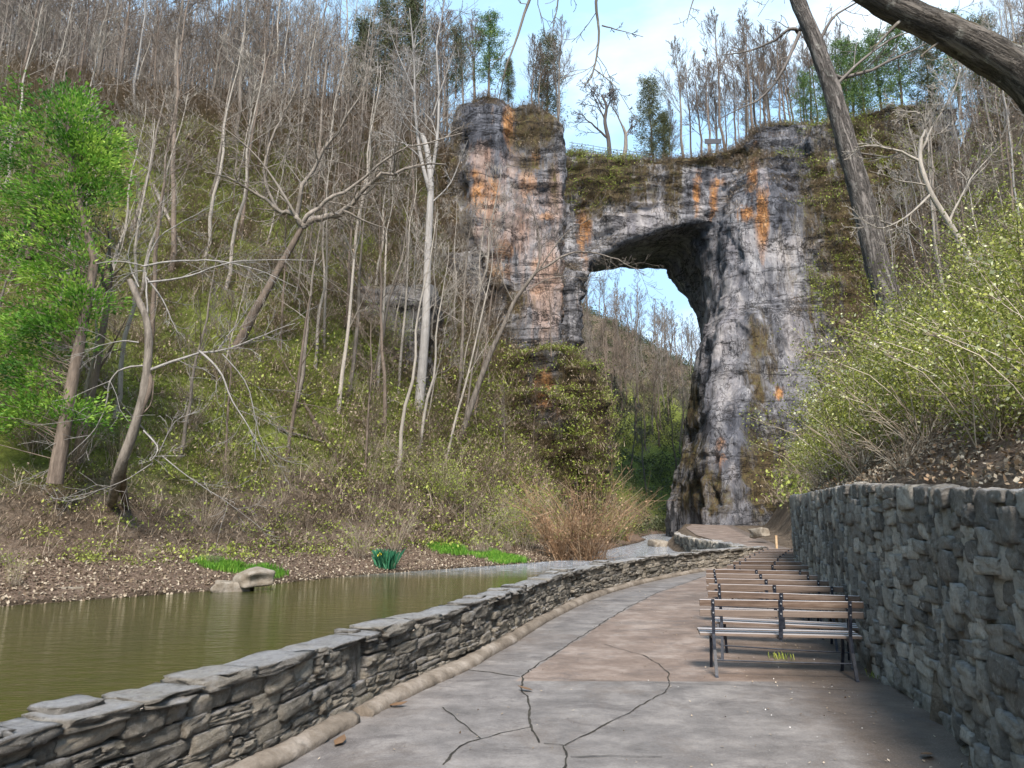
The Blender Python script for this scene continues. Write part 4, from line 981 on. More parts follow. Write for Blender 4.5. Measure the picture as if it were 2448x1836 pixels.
# fallen logs and loose rocks on the slope
lg = None
for k in range(16):
    while True:
        x = random.uniform(-50, 5); y = random.uniform(26, 75); d_ = float(psd(x, y, SHORE)); u_, v_ = project(np.array([x, y, zt(x, y)]))
        if 3 < d_ < 35 and 20 < u_ < 560: break
    a_ = random.uniform(-.9, .9); L_ = random.uniform(2.5, 6); q = np.linspace(-.5, .5, 8)*L_; X_ = x+np.cos(a_)*q; Y_ = y+np.sin(a_)*q; Z_ = height(X_, Y_); Z_ = np.polyval(np.polyfit(q, Z_, 1), q)+.14
    T = Tubes(); r_ = random.uniform(.07, .17); P_ = np.stack([X_-x, Y_-y, Z_-Z_[4]], 1); T.add(P_, np.linspace(r_, r_*.5, 8), 7, .1)
    for m_ in range(3): e_ = P_[2+m_*2]; T.add([e_, e_+rng.normal(size=3)*.35+np.array([0, 0, .35])], [r_*.4, r_*.15], 4)
    o = T.build('fallen_log', M[('bark_grey', 'bark_brown', 'bark_pale')[k % 3]]); o.location = (x, y, float(Z_[4])); tag(o, ('grey', 'brown', 'pale')[k % 3]+' fallen log lying among the brush on the left slope', 'log', 'fallen logs on the left slope')
# --- individual foreground trees of the left bank
pA = place(*D(240, 1085), 20); 
path_tree('twisted_tree', 'twisted bare tree with two joined trunks and silvery drooping branches on the left bank', 'bark_grey',
    [(255, 1020), (290, 930), (318, 820), (322, 740), (318, 690), (295, 640), (280, 605)],
    [([(322, 800), (370, 780), (430, 758), (475, 762), (560, 725), (640, 700)], .065, 27, 9), ([(430, 758), (480, 800), (505, 870), (545, 930), (580, 1000)], .05, 27, 6), ([(470, 760), (500, 720), (560, 650)], .04, 27, 6), ([(480, 765), (540, 830), (560, 960), (610, 1010)], .03, 26, 5),
     ([(318, 690), (318, 620), (312, 575), (260, 600), (232, 625)], .04, 27, 8), ([(312, 575), (380, 565), (470, 560), (560, 580), (640, 620)], .045, 27, 9), ([(316, 600), (350, 640), (375, 700), (390, 725)], .04, 27, 5), ([(320, 610), (400, 600), (470, 570), (560, 555), (680, 560)], .045, 26.5, 8),
     ([(318, 790), (280, 790), (235, 815), (228, 870), (205, 930), (150, 980), (80, 1030)], .045, 27, 8), ([(300, 740), (260, 735), (215, 745), (160, 765), (110, 740)], .035, 27, 10), ([(310, 930), (350, 970), (330, 1000), (320, 985), (400, 985)], .035, 27, 4), ([(345, 975), (380, 905), (430, 890)], .022, 27, 7),
     ([(330, 1000), (270, 1040), (180, 1070), (90, 1080)], .03, 27, 6), ([(312, 575), (250, 560), (180, 580), (60, 600), (0, 610)], .03, 27, 7), ([(350, 985), (420, 1040), (500, 1090), (560, 1140)], .025, 27, 6), ([(316, 575), (330, 520), (400, 470), (500, 430)], .04, 28, 8), ([(300, 620), (270, 560), (300, 480), (340, 430)], .03, 28, 7)],
    27, .19, base=pA+np.array([0, 0, -.4]), twigmat='bark_silver', tw=.008, lev=1, kl=.36, spread=.8, taper=.6, rough=.12)
path_tree('twisted_tree', 'second thinner trunk grown against the twisted silvery tree', 'bark_brown', [(262, 1010), (300, 900), (330, 830), (318, 800)], [([(300, 900), (330, 870), (340, 800)], .04, 27, 3)], 27, .13, base=pA+np.array([.5, .2, -.4]), tw=.008, taper=.6, rough=.12)
pB = place(*D(505, 745), 30); YB = pB[1]
path_tree('leaning_tree', 'large dark-trunked tree leaning right, forking low over the left slope', 'bark_brown',
    [(520, 735), (545, 680), (570, 640), (605, 575), (640, 515), (652, 490)],
    [([(652, 490), (690, 462), (740, 455), (790, 400), (860, 370), (960, 345)], .26, YB, 10), ([(650, 488), (640, 462), (600, 455), (570, 420), (500, 385), (440, 370)], .2, YB, 10), ([(655, 480), (690, 440), (760, 400), (860, 330), (1000, 290)], .16, YB-1, 10), ([(740, 455), (800, 480), (850, 500)], .09, YB, 5),
     ([(640, 470), (660, 400), (700, 330), (760, 260), (800, 170)], .17, YB+1, 12), ([(600, 455), (560, 380), (590, 260), (640, 150)], .13, YB+1, 10), ([(652, 490), (620, 430), (560, 340), (480, 280)], .12, YB, 9)],
    YB, .34, base=pB+np.array([-.3, 0, -1]), tw=.014, lev=2, kl=.34, twigmat='bark_grey', kids=5)
pC = place(*D(905, 885), 35); YC = pC[1]
path_tree('straight_tree', 'tall straight pale-trunked tree with a forked top, left of the cliff', 'bark_silver',
    [(912, 800), (920, 700), (922, 600), (926, 500), (932, 400), (925, 330), (912, 290)],
    [([(930, 420), (905, 330), (893, 220), (895, 120), (885, 20)], .19, YC, 12), ([(928, 400), (945, 320), (950, 200), (940, 90), (960, -10)], .17, YC, 12), ([(935, 250), (965, 160), (985, 100)], .08, YC, 6), ([(895, 200), (860, 120), (840, 60)], .07, YC, 6), ([(930, 440), (975, 400), (1010, 300)], .07, YC, 5), ([(920, 300), (880, 260), (850, 200)], .06, YC, 6)],
    YC, .38, base=pC+np.array([-.1, 0, -1]), tw=.014, lev=2, kl=.3, taper=.5)
pD = place(*D(992, 955), 30); YD = pD[1]
path_tree('leaning_tree', 'slim grey tree leaning right across the foot of the cliff', 'bark_grey',
    [(1010, 900), (1030, 840), (1060, 760), (1090, 700), (1110, 650), (1140, 610), (1160, 585)],
    [([(1155, 590), (1200, 560), (1250, 535), (1310, 545), (1360, 570), (1395, 580)], .11, YD, 9), ([(1160, 585), (1170, 540), (1160, 470), (1130, 400)], .1, YD, 8), ([(1110, 655), (1080, 600), (1070, 520), (1040, 460)], .07, YD, 7), ([(1160, 590), (1220, 500), (1300, 460)], .07, YD, 7), ([(1120, 640), (1180, 600), (1240, 590), (1290, 620)], .05, YD, 6), ([(1060, 765), (1040, 700), (1050, 600)], .04, YD, 5)],
    YD, .26, base=pD+np.array([-.2, 0, -.8]), tw=.012, lev=2, kl=.33, taper=.45)
pE = place(*D(620, 990), 25); YE = pE[1]
path_tree('young_tree', 'thin brown young tree growing upright from the middle of the left bank', 'bark_brown', [(625, 950), (640, 860), (650, 780), (660, 700), (670, 640)], [([(645, 840), (600, 760), (590, 680)], .04, YE, 6), ([(650, 790), (700, 700), (720, 640)], .04, YE, 6), ([(640, 870), (700, 880), (760, 900)], .03, YE, 5), ([(665, 660), (640, 600), (600, 560)], .03, YE, 6)], YE, .11, base=pE+np.array([0, 0, -.4]), tw=.009, kl=.4)
for k, (xb, yb, xt, yt_, r_, lab) in enumerate([(730, 890, 765, 560, .12, 'pale pole-like tree between the dark leaning tree and the straight trunk'), (815, 840, 835, 500, .10, 'pair-like slim pale tree just left of the straight trunk'), (860, 850, 885, 480, .09, 'thin leaning pale stem left of the straight trunk'), (960, 1000, 1050, 640, .08, 'thin pale stem behind the slim leaning tree'), (1020, 930, 1062, 640, .1, 'brown stem crossing behind the slim leaning tree'), (700, 760, 705, 400, .08, 'very thin upright pale stem above the mossy bank'), (165, 1000, 235, 640, .18, 'broad dark trunk behind the arborvitae')]):
    p = place(*D(xb, yb), 26)
    path_tree('slender_tree', lab, 'bark_pale' if k not in (4, 6) else 'bark_brown', [((xb*3+xt)/4, (yb*3+yt_)/4), ((xb+xt)/2+4, (yb+yt_)/2), (xt, yt_)], [([(xt, yt_), (xt+15, yt_-70), (xt+10, yt_-150)], r_*.6, p[1], 7), ([((xb+xt)/2, (yb+yt_)/2), (xt+40, yt_+40)], r_*.35, p[1], 5), ([(xt, yt_), (xt-30, yt_-80)], r_*.5, p[1], 6)], p[1], r_*1.3, base=p+np.array([0, 0, -.5]), tw=.012, kl=.35, lev=1, taper=.5)

# --- the tall old tree on the right bank and its lamp
YT = 24.; bx_ = at(*D(1945, 740), YT); 
oldt = path_tree('old_tree', 'tall thick-barked trunk leaning left on the right bank above the benches', 'bark_trunk',
    [(1930, 670), (1905, 610), (1880, 500), (1855, 400), (1830, 320), (1800, 200), (1765, 100), (1722, 0), (1700, -60), (1680, -160)],
    [([(1738, 55), (1722, 60), (1690, 75), (1640, 105), (1560, 110)], .09, YT, 7), ([(1728, 70), (1690, 160), (1640, 215), (1560, 240)], .07, YT, 7), ([(1790, 160), (1850, 165), (1950, 120), (2000, 100)], .09, YT, 7), ([(1800, 190), (1880, 110), (1960, 60), (2060, 20)], .06, YT, 7), ([(1765, 100), (1800, 30), (1900, -20)], .07, YT, 5), ([(1830, 325), (1900, 335), (1990, 345), (2040, 370)], .03, YT, 5), ([(1880, 470), (1960, 500), (2010, 560), (2060, 600)], .04, YT, 5)],
    YT, .47, base=(bx_[0]+.3, YT, zt(bx_[0], YT)-.8), tw=.01, kl=.35, lev=1, taper=.42, rough=.07, sides=18)
YG = 9.
path_tree('mossy_tree', 'massive moss-topped trunk leaning in across the upper right corner', 'bark_moss',
    [(2330, 300), (2212, 160), (2120, 108), (2040, 65), (1960, 30), (1895, 0), (1800, -70), (1650, -150), (1450, -200), (1250, -220)],
    [([(1960, 30), (1900, 90), (1885, 110)], .03, YG, 3), ([(2030, 90), (1985, 125), (1980, 135)], .02, YG, 2), ([(1450, -200), (1310, -80), (1283, 0), (1300, 55), (1285, 150), (1262, 185)], .026, 7.5, 6), ([(1250, -220), (1180, -60), (1140, 0), (1118, 80), (1090, 150), (1075, 210)], .026, 7.5, 4), ([(1300, 55), (1340, 62), (1390, 78)], .009, 7.5, 4), ([(1285, 150), (1330, 190), (1370, 250)], .007, 7.5, 3),
     ([(1600, -160), (1520, -60), (1490, 20), (1480, 60)], .016, 7.8, 5), ([(1250, -220), (1210, -80), (1205, 10), (1190, 90)], .012, 7.5, 4), ([(1650, -150), (1700, -60), (1640, 30)], .01, 8, 4)],
    YG, .31, base=(9.2, 9.3, zt(9.2, 9.3)-.8), tw=.0035, kl=.22, lev=1, taper=.25, rough=.06, sides=22, kidr=.3)
YR = 15.
path_tree('crooked_tree', 'crooked lichened young tree with pale bark in the right thicket', 'bark_pale', [(2120, 610), (2090, 550), (2050, 480), (2010, 420), (1985, 350), (1990, 300)],
    [([(1990, 350), (1940, 320), (1880, 305), (1850, 310)], .035, YR, 6), ([(1990, 300), (2010, 270), (1990, 240), (1930, 235)], .035, YR, 6), ([(1985, 340), (2010, 280), (2060, 200), (2100, 100)], .03, YR, 7), ([(2010, 420), (1960, 470), (1900, 500), (1860, 470)], .03, YR, 7), ([(2050, 480), (2100, 380), (2180, 300)], .03, YR, 7), ([(2000, 400), (1940, 390), (1880, 370)], .02, YR, 6)],
    YR, .085, base=(at(*D(2150, 700), YR)[0], YR, zt(at(*D(2150, 700), YR)[0], YR)-.3), tw=.006, kl=.38, lev=2)
lp = at(*D(1905, 745), 20.5); fl = empty('floodlight', lp, label='small white floodlight pair on a stake below the old tree', cat='floodlight')
for dx in (-.30, .14):
    a = np.arange(10)*math.pi/5; V = [(dx+r_*math.cos(q), y_, r_*math.sin(q)+(.22 if dx > 0 else 0)) for r_, y_ in ((.09, -.12), (.10, 0), (.05, .14)) for q in a]
    MB().add(V, [tuple(range(10)), tuple(range(20, 30))[::-1]]+[(i_*10+b, i_*10+(b+1) % 10, i_*10+10+(b+1) % 10, i_*10+10+b) for i_ in range(2) for b in range(10)]).build('lamp_head', M['shell'], fl); head = [o for o in fl.children][-1]
    V = [(dx+.082*math.cos(q), -.124, .082*math.sin(q)+(.22 if dx > 0 else 0)) for q in a]; MB().add(V+[(x_, y_+.003, z_) for x_, y_, z_ in V], [tuple(range(10)), tuple(range(10, 20))[::-1]]).build('lens', M['lens'], [o for o in bpy.data.objects if o.name.startswith('lamp_head') and not o.children][0])
T = Tubes(); T.add([(0, .1, -3), (0, .1, .1), (.14, .1, .2)], .02, 6); T.add([(-.3, .1, 0), (0, .1, 0)], .018, 6); T.build('stake', M['shell'], fl)

# --- shrubs
def shrub(name, H, nst, nleaf, lm, wood='twig', arch_=.5, lsz=(.03, .06), flower=0, sp=.5):
    root = empty(name); T = Tubes(); pts_ = []
    for k in range(nst):
        a = random.uniform(0, 6.28); o = rng.normal(size=2)*.15*H*.4; L = H*random.uniform(.6, 1.15); n = 6
        d = np.array([math.cos(a)*sp, math.sin(a)*sp, 1.0]); P = [np.array([o[0], o[1], -.2])]
        for j in range(n-1):
            d = unit(d+rng.normal(size=3)*.10+np.array([math.cos(a), math.sin(a), -.75])*arch_*.28*j/n); P.append(P[-1]+d*L/(n-1))
        P = np.array(P); T.add(P, np.linspace(.012, .004, n), 3)
        for j in range(5):
            i_ = random.randint(1, n-2); q = P[i_]; dd = unit((P[i_+1]-q)/np.linalg.norm(P[i_+1]-q)+rng.normal(size=3)*.7)
            Q = np.array([q, q+dd*L*.12, q+dd*L*.24+np.array([0, 0, .04])]); T.add(Q, [.006, .004, .003], 3); pts_ += [Q[0]*(1-f)+Q[2]*f for f in np.linspace(.2, 1, 4)]
        pts_ += [P[i_] for i_ in range(2, n)]
    T.build('stems', M[wood], root)
    pts_ = np.array(pts_)
    if nleaf:
        c_ = pts_[rng.integers(len(pts_), size=nleaf)]+rng.normal(size=(nleaf, 3))*(.09 if nleaf < 5000 else .15)
        V, Fq = leaves(c_, rng.uniform(*lsz, nleaf), .55); tt = np.repeat(np.clip(rng.normal(.5, .28, nleaf), 0, 1), 4)
        mesh('foliage', V, Fq, M[lm], root, False, {'tint': np.stack([tt]*3, 1)})
    if flower:
        c_ = pts_[rng.integers(len(pts_), size=flower)]+rng.normal(size=(flower, 3))*.08
        V, Fq = leaves(c_, rng.uniform(.04, .075, flower), .8); tt = np.repeat(rng.uniform(0, 1, flower), 4)
        mesh('blossom', V, Fq, M['blossom'], root, False, {'tint': np.stack([tt]*3, 1)})
    return root
def puts(pl, k, loc, s, label, group, cat='shrub', rz=None):
    o = put(pl, k, loc, random.uniform(0, 6.28) if rz is None else rz, s, label, group); o['category'] = cat
    if group is None: del o['group']
    return o
sb = [shrub('flowering_shrub', 2.5, 28, 7600, 'shoot', 'twig', .7, (.03, .065), 420), shrub('flowering_shrub', 2.9, 28, 8200, 'shoot', 'twig', .4, (.03, .065), 460), shrub('flowering_shrub', 2.2, 28, 6600, 'shoot', 'twig', .9, (.03, .06), 320)]
pts = scatter(135, (3, 24), (5.0, 34), lambda x, y: .5 < -float(psd(x, y, FOOT)) < 12 and 765 < project(np.array([x, y, zt(x, y)+1]))[0] < 1130, .75, 12)
for x, y in pts:
    k = random.choice([0, 1, 0, 2]); puts(sb, k, (x, y, zt(x, y)), random.uniform(.8, 1.15)*min(1.0, .56+y*.03), 'arching shrub with yellow-green new leaves and pale blossom above the tall wall', 'budding shrubs above the retaining wall')
bb = [shrub('bare_shrub', 1.3, 30, 220, 'litter', 'twig', .9, (.03, .05), 0, .7)]
pts = scatter(30, (3, 14), (4.5, 22), lambda x, y: .45 < -float(psd(x, y, FOOT)) < 3.4, .5, 14)
for x, y in pts: puts(bb, 0, (x, y, zt(x, y)), random.uniform(.7, 1.15)*min(1, .5+y*.05), 'leafless tangled brown shrub along the top edge of the tall wall', 'bare brambles on the retaining wall')
bc = [shrub('bank_shrub', 3.2, 26, 500, 'olive', 'twig', .35, (.05, .09), 0, .35), shrub('bank_shrub', 2.4, 40, 120, 'brush', 'twig', .6, (.05, .09), 0, .5), shrub('bank_shrub', 4.0, 18, 260, 'olive', 'twig', .2, (.05, .09), 0, .22)]
def okb(x, y):
    d = float(psd(x, y, SHORE)); return 1.5 < d < 20 and -40 < project(np.array([x, y, zt(x, y)]))[0] < 620
pts = scatter(110, (-32, 12), (22, 74), okb, 1.3, 21)
for x, y in pts:
    k = random.choice([0, 1, 2, 1]); d = float(psd(x, y, SHORE))
    puts(bc, k, (x, y, zt(x, y)), random.uniform(.6, 1.05)*(.55 if (y < 34 and d < 5) else 1), ['olive-leaved thin-stemmed shrub', 'leafless brown shrub', 'tall upright whippy shrub'][k]+' among many on the left bank of the creek', 'shrubs on the left bank')
rs = [shrub('russet_shrub', 3.0, 90, 700, 'russet', 'russet', .8, (.05, .1), 0, .45)]
for k, (xd, yd, s, lab) in enumerate([(1268, 1195, 1.25, 'large rusty-orange bush overhanging the creek'), (1215, 1195, 1.0, 'rusty-orange bush left of the largest orange bush'), (1345, 1165, 1.1, 'rusty bush nearest the rapids')]):
    p = ground(*D(xd, yd), z=-.2); p[2] = zt(p[0], p[1]); puts(rs, 0, p, s*1.75, lab, None)
gs = [shrub('green_shrub', 3.4, 60, 3000, 'olive', 'twig', .6, (.06, .12), 0, .5)]
for xd, yd, lab in [(1330, 1175, 'grey-green bush between the orange bushes at the creek bend'), (1120, 1180, 'green bush on the bank behind the grass patches'), (960, 1100, 'mossy green bush at mid bank below the leaning tree'), (840, 770, 'round green bush beside the straight pale trunk')]:
    p = place(*D(xd, yd), 22); puts(gs, 0, p, 1.2, lab, None)
# low bright grass
def tuft(n, H, r, mat, w=.015):
    o = rng.normal(size=(n, 2))*r; a = rng.uniform(0, 6.28, n); h_ = rng.uniform(.5, 1, n)*H; ln_ = rng.uniform(.1, .6, n)*h_
    V = np.stack([np.stack([o[:, 0]-w*np.sin(a), o[:, 1]+w*np.cos(a), 0*a-.02], 1), np.stack([o[:, 0]+w*np.sin(a), o[:, 1]-w*np.cos(a), 0*a-.02], 1),
                  np.stack([o[:, 0]+ln_*.4*np.cos(a)+w*.6*np.sin(a), o[:, 1]+ln_*.4*np.sin(a)-w*.6*np.cos(a), h_*.7], 1), np.stack([o[:, 0]+ln_*np.cos(a), o[:, 1]+ln_*np.sin(a), h_], 1)], 1).reshape(-1, 3)
    return V, np.arange(n*4).reshape(n, 4), np.repeat(rng.uniform(0, 1, n), 4)
for xd, yd, rx, ry, lab in [(475, 1226, .8, .5, 'vivid green grass patch just left of the upper boulder'), (570, 1240, .6, .4, 'vivid green grass patch right of the boulders'), (972, 1188, 1.0, .9, 'tall vivid grass clump behind the stems near the bend'), (1085, 1208, 1.4, .9, 'wide vivid green grass patch at the water edge right of the daffodils')]:
    p = place(*D(xd, yd), 19); n = int(rx*ry*60)+45; V, Fq, tt = tuft(70, .26, .22, None, .012)
    l = np.stack([p[0]+rng.normal(size=n)*rx*.42, p[1]+rng.normal(size=n)*ry*.6, 0*np.arange(n)], 1); l[:, 2] = height(l[:, 0], l[:, 1]); l = l[(psd(l[:, 0], l[:, 1], SHORE) > .2)]
    W, FF, TT = replicate(V, Fq, tt, l, rng.uniform(0, 6, len(l)), rng.uniform(.6, 1.1, len(l)))
    tag(mesh('grass_patch', W, FF, M['grass'], None, False, {'tint': np.stack([TT]*3, 1)}), lab, 'grass', kind='stuff')
p = place(*D(832, 1228), 22); df = empty('daffodil_clump', p, label='dark green daffodil clump with one yellow flower at the creek edge', cat='flowers')
V, Fq, tt = tuft(260, .95, .16, None, .022); mesh('leaves', V, Fq, M['daffodil'], df, False, {'tint': np.stack([tt]*3, 1)})
V, Fq = leaves(np.array([[-.22, -.3, .62]]*7)+rng.normal(size=(7, 3))*.03, .16, .7); mesh('flower', V, Fq, M['yellow'], df)
# boulders
def boulder(p, size, label, seed):
    V, Fq = STV.copy(), STF; 
    for _ in range(1): pass
    P = V+.22*rng.normal(size=V.shape)*.12+.28*np.stack([vn(V[:, 0]*1.1+seed, V[:, 1]*1.1, V[:, 2]*1.1, k) for k in range(3)], 1)
    o = mesh('boulder', P*np.array(size)/2, Fq, M['boulder']); o.location = tuple(p); o.rotation_euler = (.04, .07*(1 if seed % 2 else -1), seed*.15)
    s_ = o.modifiers.new('b', 'SUBSURF'); s_.levels = s_.render_levels = 1; tag(o, label, 'boulder', None); return o
boulder(ground(*D(505, 1270), z=-.5), (1.25, .7, .5), 'tan boulder lying half in the water at the left bank', 3); boulder(ground(*D(530, 1252), z=-.2)+np.array([.1, .55, 0]), (1.1, .9, .6), 'grey slab-like boulder resting behind the tan one', 6)
for k, (xd, yd, s_, lab) in enumerate([(1515, 1180, 1.7, 'pale rounded rock in the rapids before the stone ledge'), (1420, 1178, 1.2, 'rock at the left edge of the rapids'), (1640, 1152, .8, 'low pale rock slab beside the far path'), (1545, 1175, 1.3, 'wet brown rock beside the pale one in the rapids'), (150, 1282, .6, 'small dark rock at the far left water edge')]):
    p = ground(*D(xd, yd), z=-.45 if k != 2 else .7); p[1] = min(p[1], 62); p = ground(*D(xd, yd), z=-.5) if k != 2 else at(*D(xd, yd), 48); boulder(p, (s_*1.6, s_, s_*.7), lab, 11+k)
# stone-edged bank past the parapet: far ledge wall
FE = Curve([(11.0, 32.2), (11.9, 34.5), (11.4, 38), (12.2, 46), (13.4, 58), (15.6, 70), (18.6, 82)])
V1, F1, T1 = stones(FE, [(s_, s_+1.25, -.5, .15+random.uniform(-.15, .15), z_, z_+.5+random.uniform(0, .1), random.random(), 0) for z_ in (-1.0, -.5, .0) for s_ in np.arange(.2, FE.L, 1.2) if z_ < float(midz(np.interp(s_, FE.q, FE.P[:, 1])))-.1], .12)
tag(mesh('creek_edging', V1, F1, M['stone'], None, False, {'tint': T1}), 'rough mossy stone edging between the rapids and the far path', 'stone edging')
p = at(*F(1855, 1287), 37); MB().box(-.05, .05, -.05, .05, 0, .9).add(*box(-.056, .056, -.056, .056, .9, .94)).build('marker_post', M['marker'], None)
o = bpy.context.scene.objects['marker_post']; o.location = (float(p[0]), float(p[1]), zt(p[0], p[1])); tag(o, 'short light wooden marker post beside the far path', 'post')
# fence and sign on top of the arch
fr = empty('fence', at(*D(1330, 335), 108), label='pale wire fence with posts along the top left of the arch', cat='fence'); off = np.array(fr.location)
for q, (xd, yd) in enumerate([(1236, 330), (1258, 333), (1282, 338), (1308, 343), (1334, 347), (1360, 350), (1388, 352), (1415, 354)]):
    T = Tubes(); b = at(*D(xd, yd), 108)-off; T.add([b-np.array([0, 0, 1.5]), b+np.array([0, 0, 1.9])], .08, 6); T.build('post', M['fence'], fr)
for dz in (0, .45, .9, 1.35, 1.8):
    T = Tubes(); T.add(np.array([at(*D(xd, yd), 108) for xd, yd in [(1230, 330), (1282, 338), (1334, 347), (1388, 352), (1418, 354)]])-off+np.array([0, 0, dz]), .05, 3); T.build('wire', M['fence'], fr)
sg = empty('lookout_sign', at(*D(1541, 322), 107), label='small dark board on two posts at the edge of the arch top', cat='sign')
MB().box(-1.3, 1.3, -.06, .06, .9, 1.7).build('board', M['iron'], sg)
for x_ in (-.8, .8): MB().box(x_-.06, x_+.06, .07, .17, -1.6, 1.5).build('post', M['bark_brown'], sg)

# --- stuff: undergrowth, litter
def clump(n, H, r, w=.012, leaf=0, lsz=(.08, .16), nk=1.0):
    T = []; a = rng.uniform(0, 6.28, n); o = rng.normal(size=(n, 3))*np.array([r, r, 0])*.5; d = np.stack([np.cos(a)*nk, np.sin(a)*nk, rng.uniform(.4, 1.2, n)], 1); d /= np.linalg.norm(d, axis=1)[:, None]
    L = rng.uniform(.5, 1, n)[:, None]*H; b = np.stack([-np.sin(a), np.cos(a), 0*a], 1)*w; bend = np.stack([np.cos(a), np.sin(a), -.5+0*a], 1)*L*.2
    V = np.stack([o-b, o+b, o+d*L*.6+b*.8, o+d*L*.6-b*.8], 1).reshape(-1, 3); V2 = np.stack([o+d*L*.6-b*.8, o+d*L*.6+b*.8, o+d*L+bend+b*.3, o+d*L+bend-b*.3], 1).reshape(-1, 3)
    Vs = np.concatenate([V, V2]); Tt = np.tile(np.repeat(rng.uniform(0, 1, n), 4), 2)
    if leaf:
        c_ = rng.normal(size=(leaf, 3))*np.array([r, r, H*.28])*.7+np.array([0, 0, H*.42]); Vl, _ = leaves(c_, rng.uniform(*lsz, leaf), .6); Vs = np.concatenate([Vs, Vl]); Tt = np.concatenate([Tt, np.repeat(rng.uniform(0, 1, leaf), 4)])
    return Vs, np.arange(len(Vs)).reshape(-1, 4), Tt
def spread_stuff(name, label, mat, cl, xr, yr, n, ok, sc=(.7, 1.4), cat='undergrowth'):
    x = rng.uniform(*xr, n); y = rng.uniform(*yr, n); z = height(x, y); u, v = project(np.stack([x, y, z], 1)); m = ok(x, y, z, u, v); x, y, z = x[m], y[m], z[m]
    W, FF, TT = replicate(*cl, np.stack([x, y, z-.03], 1), rng.uniform(0, 6.28, len(x)), rng.uniform(*sc, len(x))*np.clip(y/42, .6, 1.7))
    return tag(mesh(name, W, FF, M[mat], None, False, {'tint': np.stack([TT]*3, 1)}), label, cat, kind='stuff')
inL = lambda x, y, z, u, v: (psd(x, y, SHORE) > 4) & (u > -30) & (u < 610)
spread_stuff('brown_brush', 'tangled leafless brown brush covering the left hillside', 'brush', clump(34, 1.0, .8, .012, 12), (-75, 12), (22, 95), 17000, lambda *a: inL(*a) & (fbm(a[0]*.12, a[1]*.12, 4) > -.6))
spread_stuff('pale_twigs', 'pale dead twigs and stalks standing all over the left hillside', 'twig', clump(9, 2.0, .9, .008, 0, nk=.7), (-75, 12), (22, 95), 5500, lambda *a: inL(*a))
spread_stuff('green_undergrowth', 'olive green leafy undergrowth in patches on the left slope', 'olive', clump(8, .7, .8, .01, 40, (.09, .2)), (-75, 12), (22, 95), 11000, lambda x, y, z, u, v: (psd(x, y, SHORE) > 2.8) & (u > -30) & (u < 610) & (fbm(x*.10, y*.10, 8)+.45*(v > 350)-.45*(v < 290) > .05-.25*(v > 430)), (.6, 1.3))
spread_stuff('right_undergrowth', 'brown and grey brush covering the right hillside', 'brush', clump(34, 1.0, .8, .012, 14), (10, 110), (20, 125), 5200, lambda x, y, z, u, v: (-psd(x, y, FOOT) > 1.5) & (u > 780) & (u < 1060), (.8, 1.5))
spread_stuff('right_green_undergrowth', 'olive green undergrowth in patches on the right hillside', 'olive', clump(8, .8, .8, .01, 40, (.09, .2)), (10, 110), (20, 125), 4200, lambda x, y, z, u, v: (-psd(x, y, FOOT) > 1.5) & (u > 780) & (u < 1060) & (fbm(x*.1, y*.1, 3) > .0), (.8, 1.5))
spread_stuff('far_undergrowth', 'dark green and brown undergrowth below the far slope', 'cedar', clump(14, 1.4, 1.0, .02, 34, (.2, .45)), (5, 90), (108, 240), 3600, lambda x, y, z, u, v: (psd(x, y, SHORE) > .5) & (u > 575) & (u < 725), (.6, 1.0))
T = Tubes(); Pz = np.array([[0, 0, -.5], [.05, .05, 3], [.1, -.05, 6.5], [.2, .05, 10.5]]); T.add(Pz, [.07, .055, .035, .012], 4)
for k in range(13):
    f = .3+.7*k/13; a_ = random.uniform(0, 6.28); grow(T, [.15*f, 0, 10.5*f], (math.cos(a_), math.sin(a_), 1.1), 3.4*(1.25-f), .028, 1, .15, 5, .18, .011, 3, .2, None, .7)
TV, TF, TT_ = T.arrays()
spread_stuff('distant_wood', 'dense grey mass of leafless saplings along the left crest', 'greytwig', (TV, TF, TT_), (-100, 6), (42, 104), 1150, lambda x, y, z, u, v: (psd(x, y, SHORE) > 16) & (u > -30) & (u < 470) & (v < 215), (.5, .85), 'wood')
def on_rock(o, name, label, mat, cl, n, ok, sc, seed=0):
    me = o.data; nv = len(me.vertices); co = np.empty(nv*3, np.float32); me.vertices.foreach_get('co', co); co = co.reshape(-1, 3).astype(float); no = np.empty(nv*3, np.float32); me.vertex_normals.foreach_get('vector', no); no = no.reshape(-1, 3)
    sa = np.empty(nv*4, np.float32); me.color_attributes['stain'].data.foreach_get('color', sa); sa = sa.reshape(-1, 4)
    u, v = project(co); idx = np.flatnonzero(ok(co, no, sa, u, v)); idx = rng.choice(idx, min(n, len(idx)), replace=False)
    W, FF, TT = replicate(*cl, co[idx]-no[idx]*.2, rng.uniform(0, 6.28, len(idx)), rng.uniform(*sc, len(idx)))
    return tag(mesh(name, W, FF, M[mat], None, False, {'tint': np.stack([TT]*3, 1)}), label, 'undergrowth', kind='stuff')
c1 = clump(34, 1.2, .8, .016, 8, (.12, .22)); c2 = clump(14, .8, .8, .016, 60, (.10, .22))
front = lambda no: no[:, 1] < .4
on_rock(arch, 'arch_brush', 'brown brush growing along the top and ledges of the arch', 'brush', c1, 4200, lambda co, no, sa, u, v: ((no[:, 2] > .4) | (sa[:, 1] > .55)) & front(no) & (co[:, 2] > 5) & ~((u > 575) & (u < 790) & (v > 235)), (.8, 1.7))
on_rock(arch, 'arch_greenery', 'yellow-green bushes on the upper left and right shoulders of the arch', 'olive', c2, 1500, lambda co, no, sa, u, v: (sa[:, 1] > .5) & front(no) & (((u < 640) & (v < 215)) | (u > 770)) & (co[:, 2] > 5), (.8, 1.8))
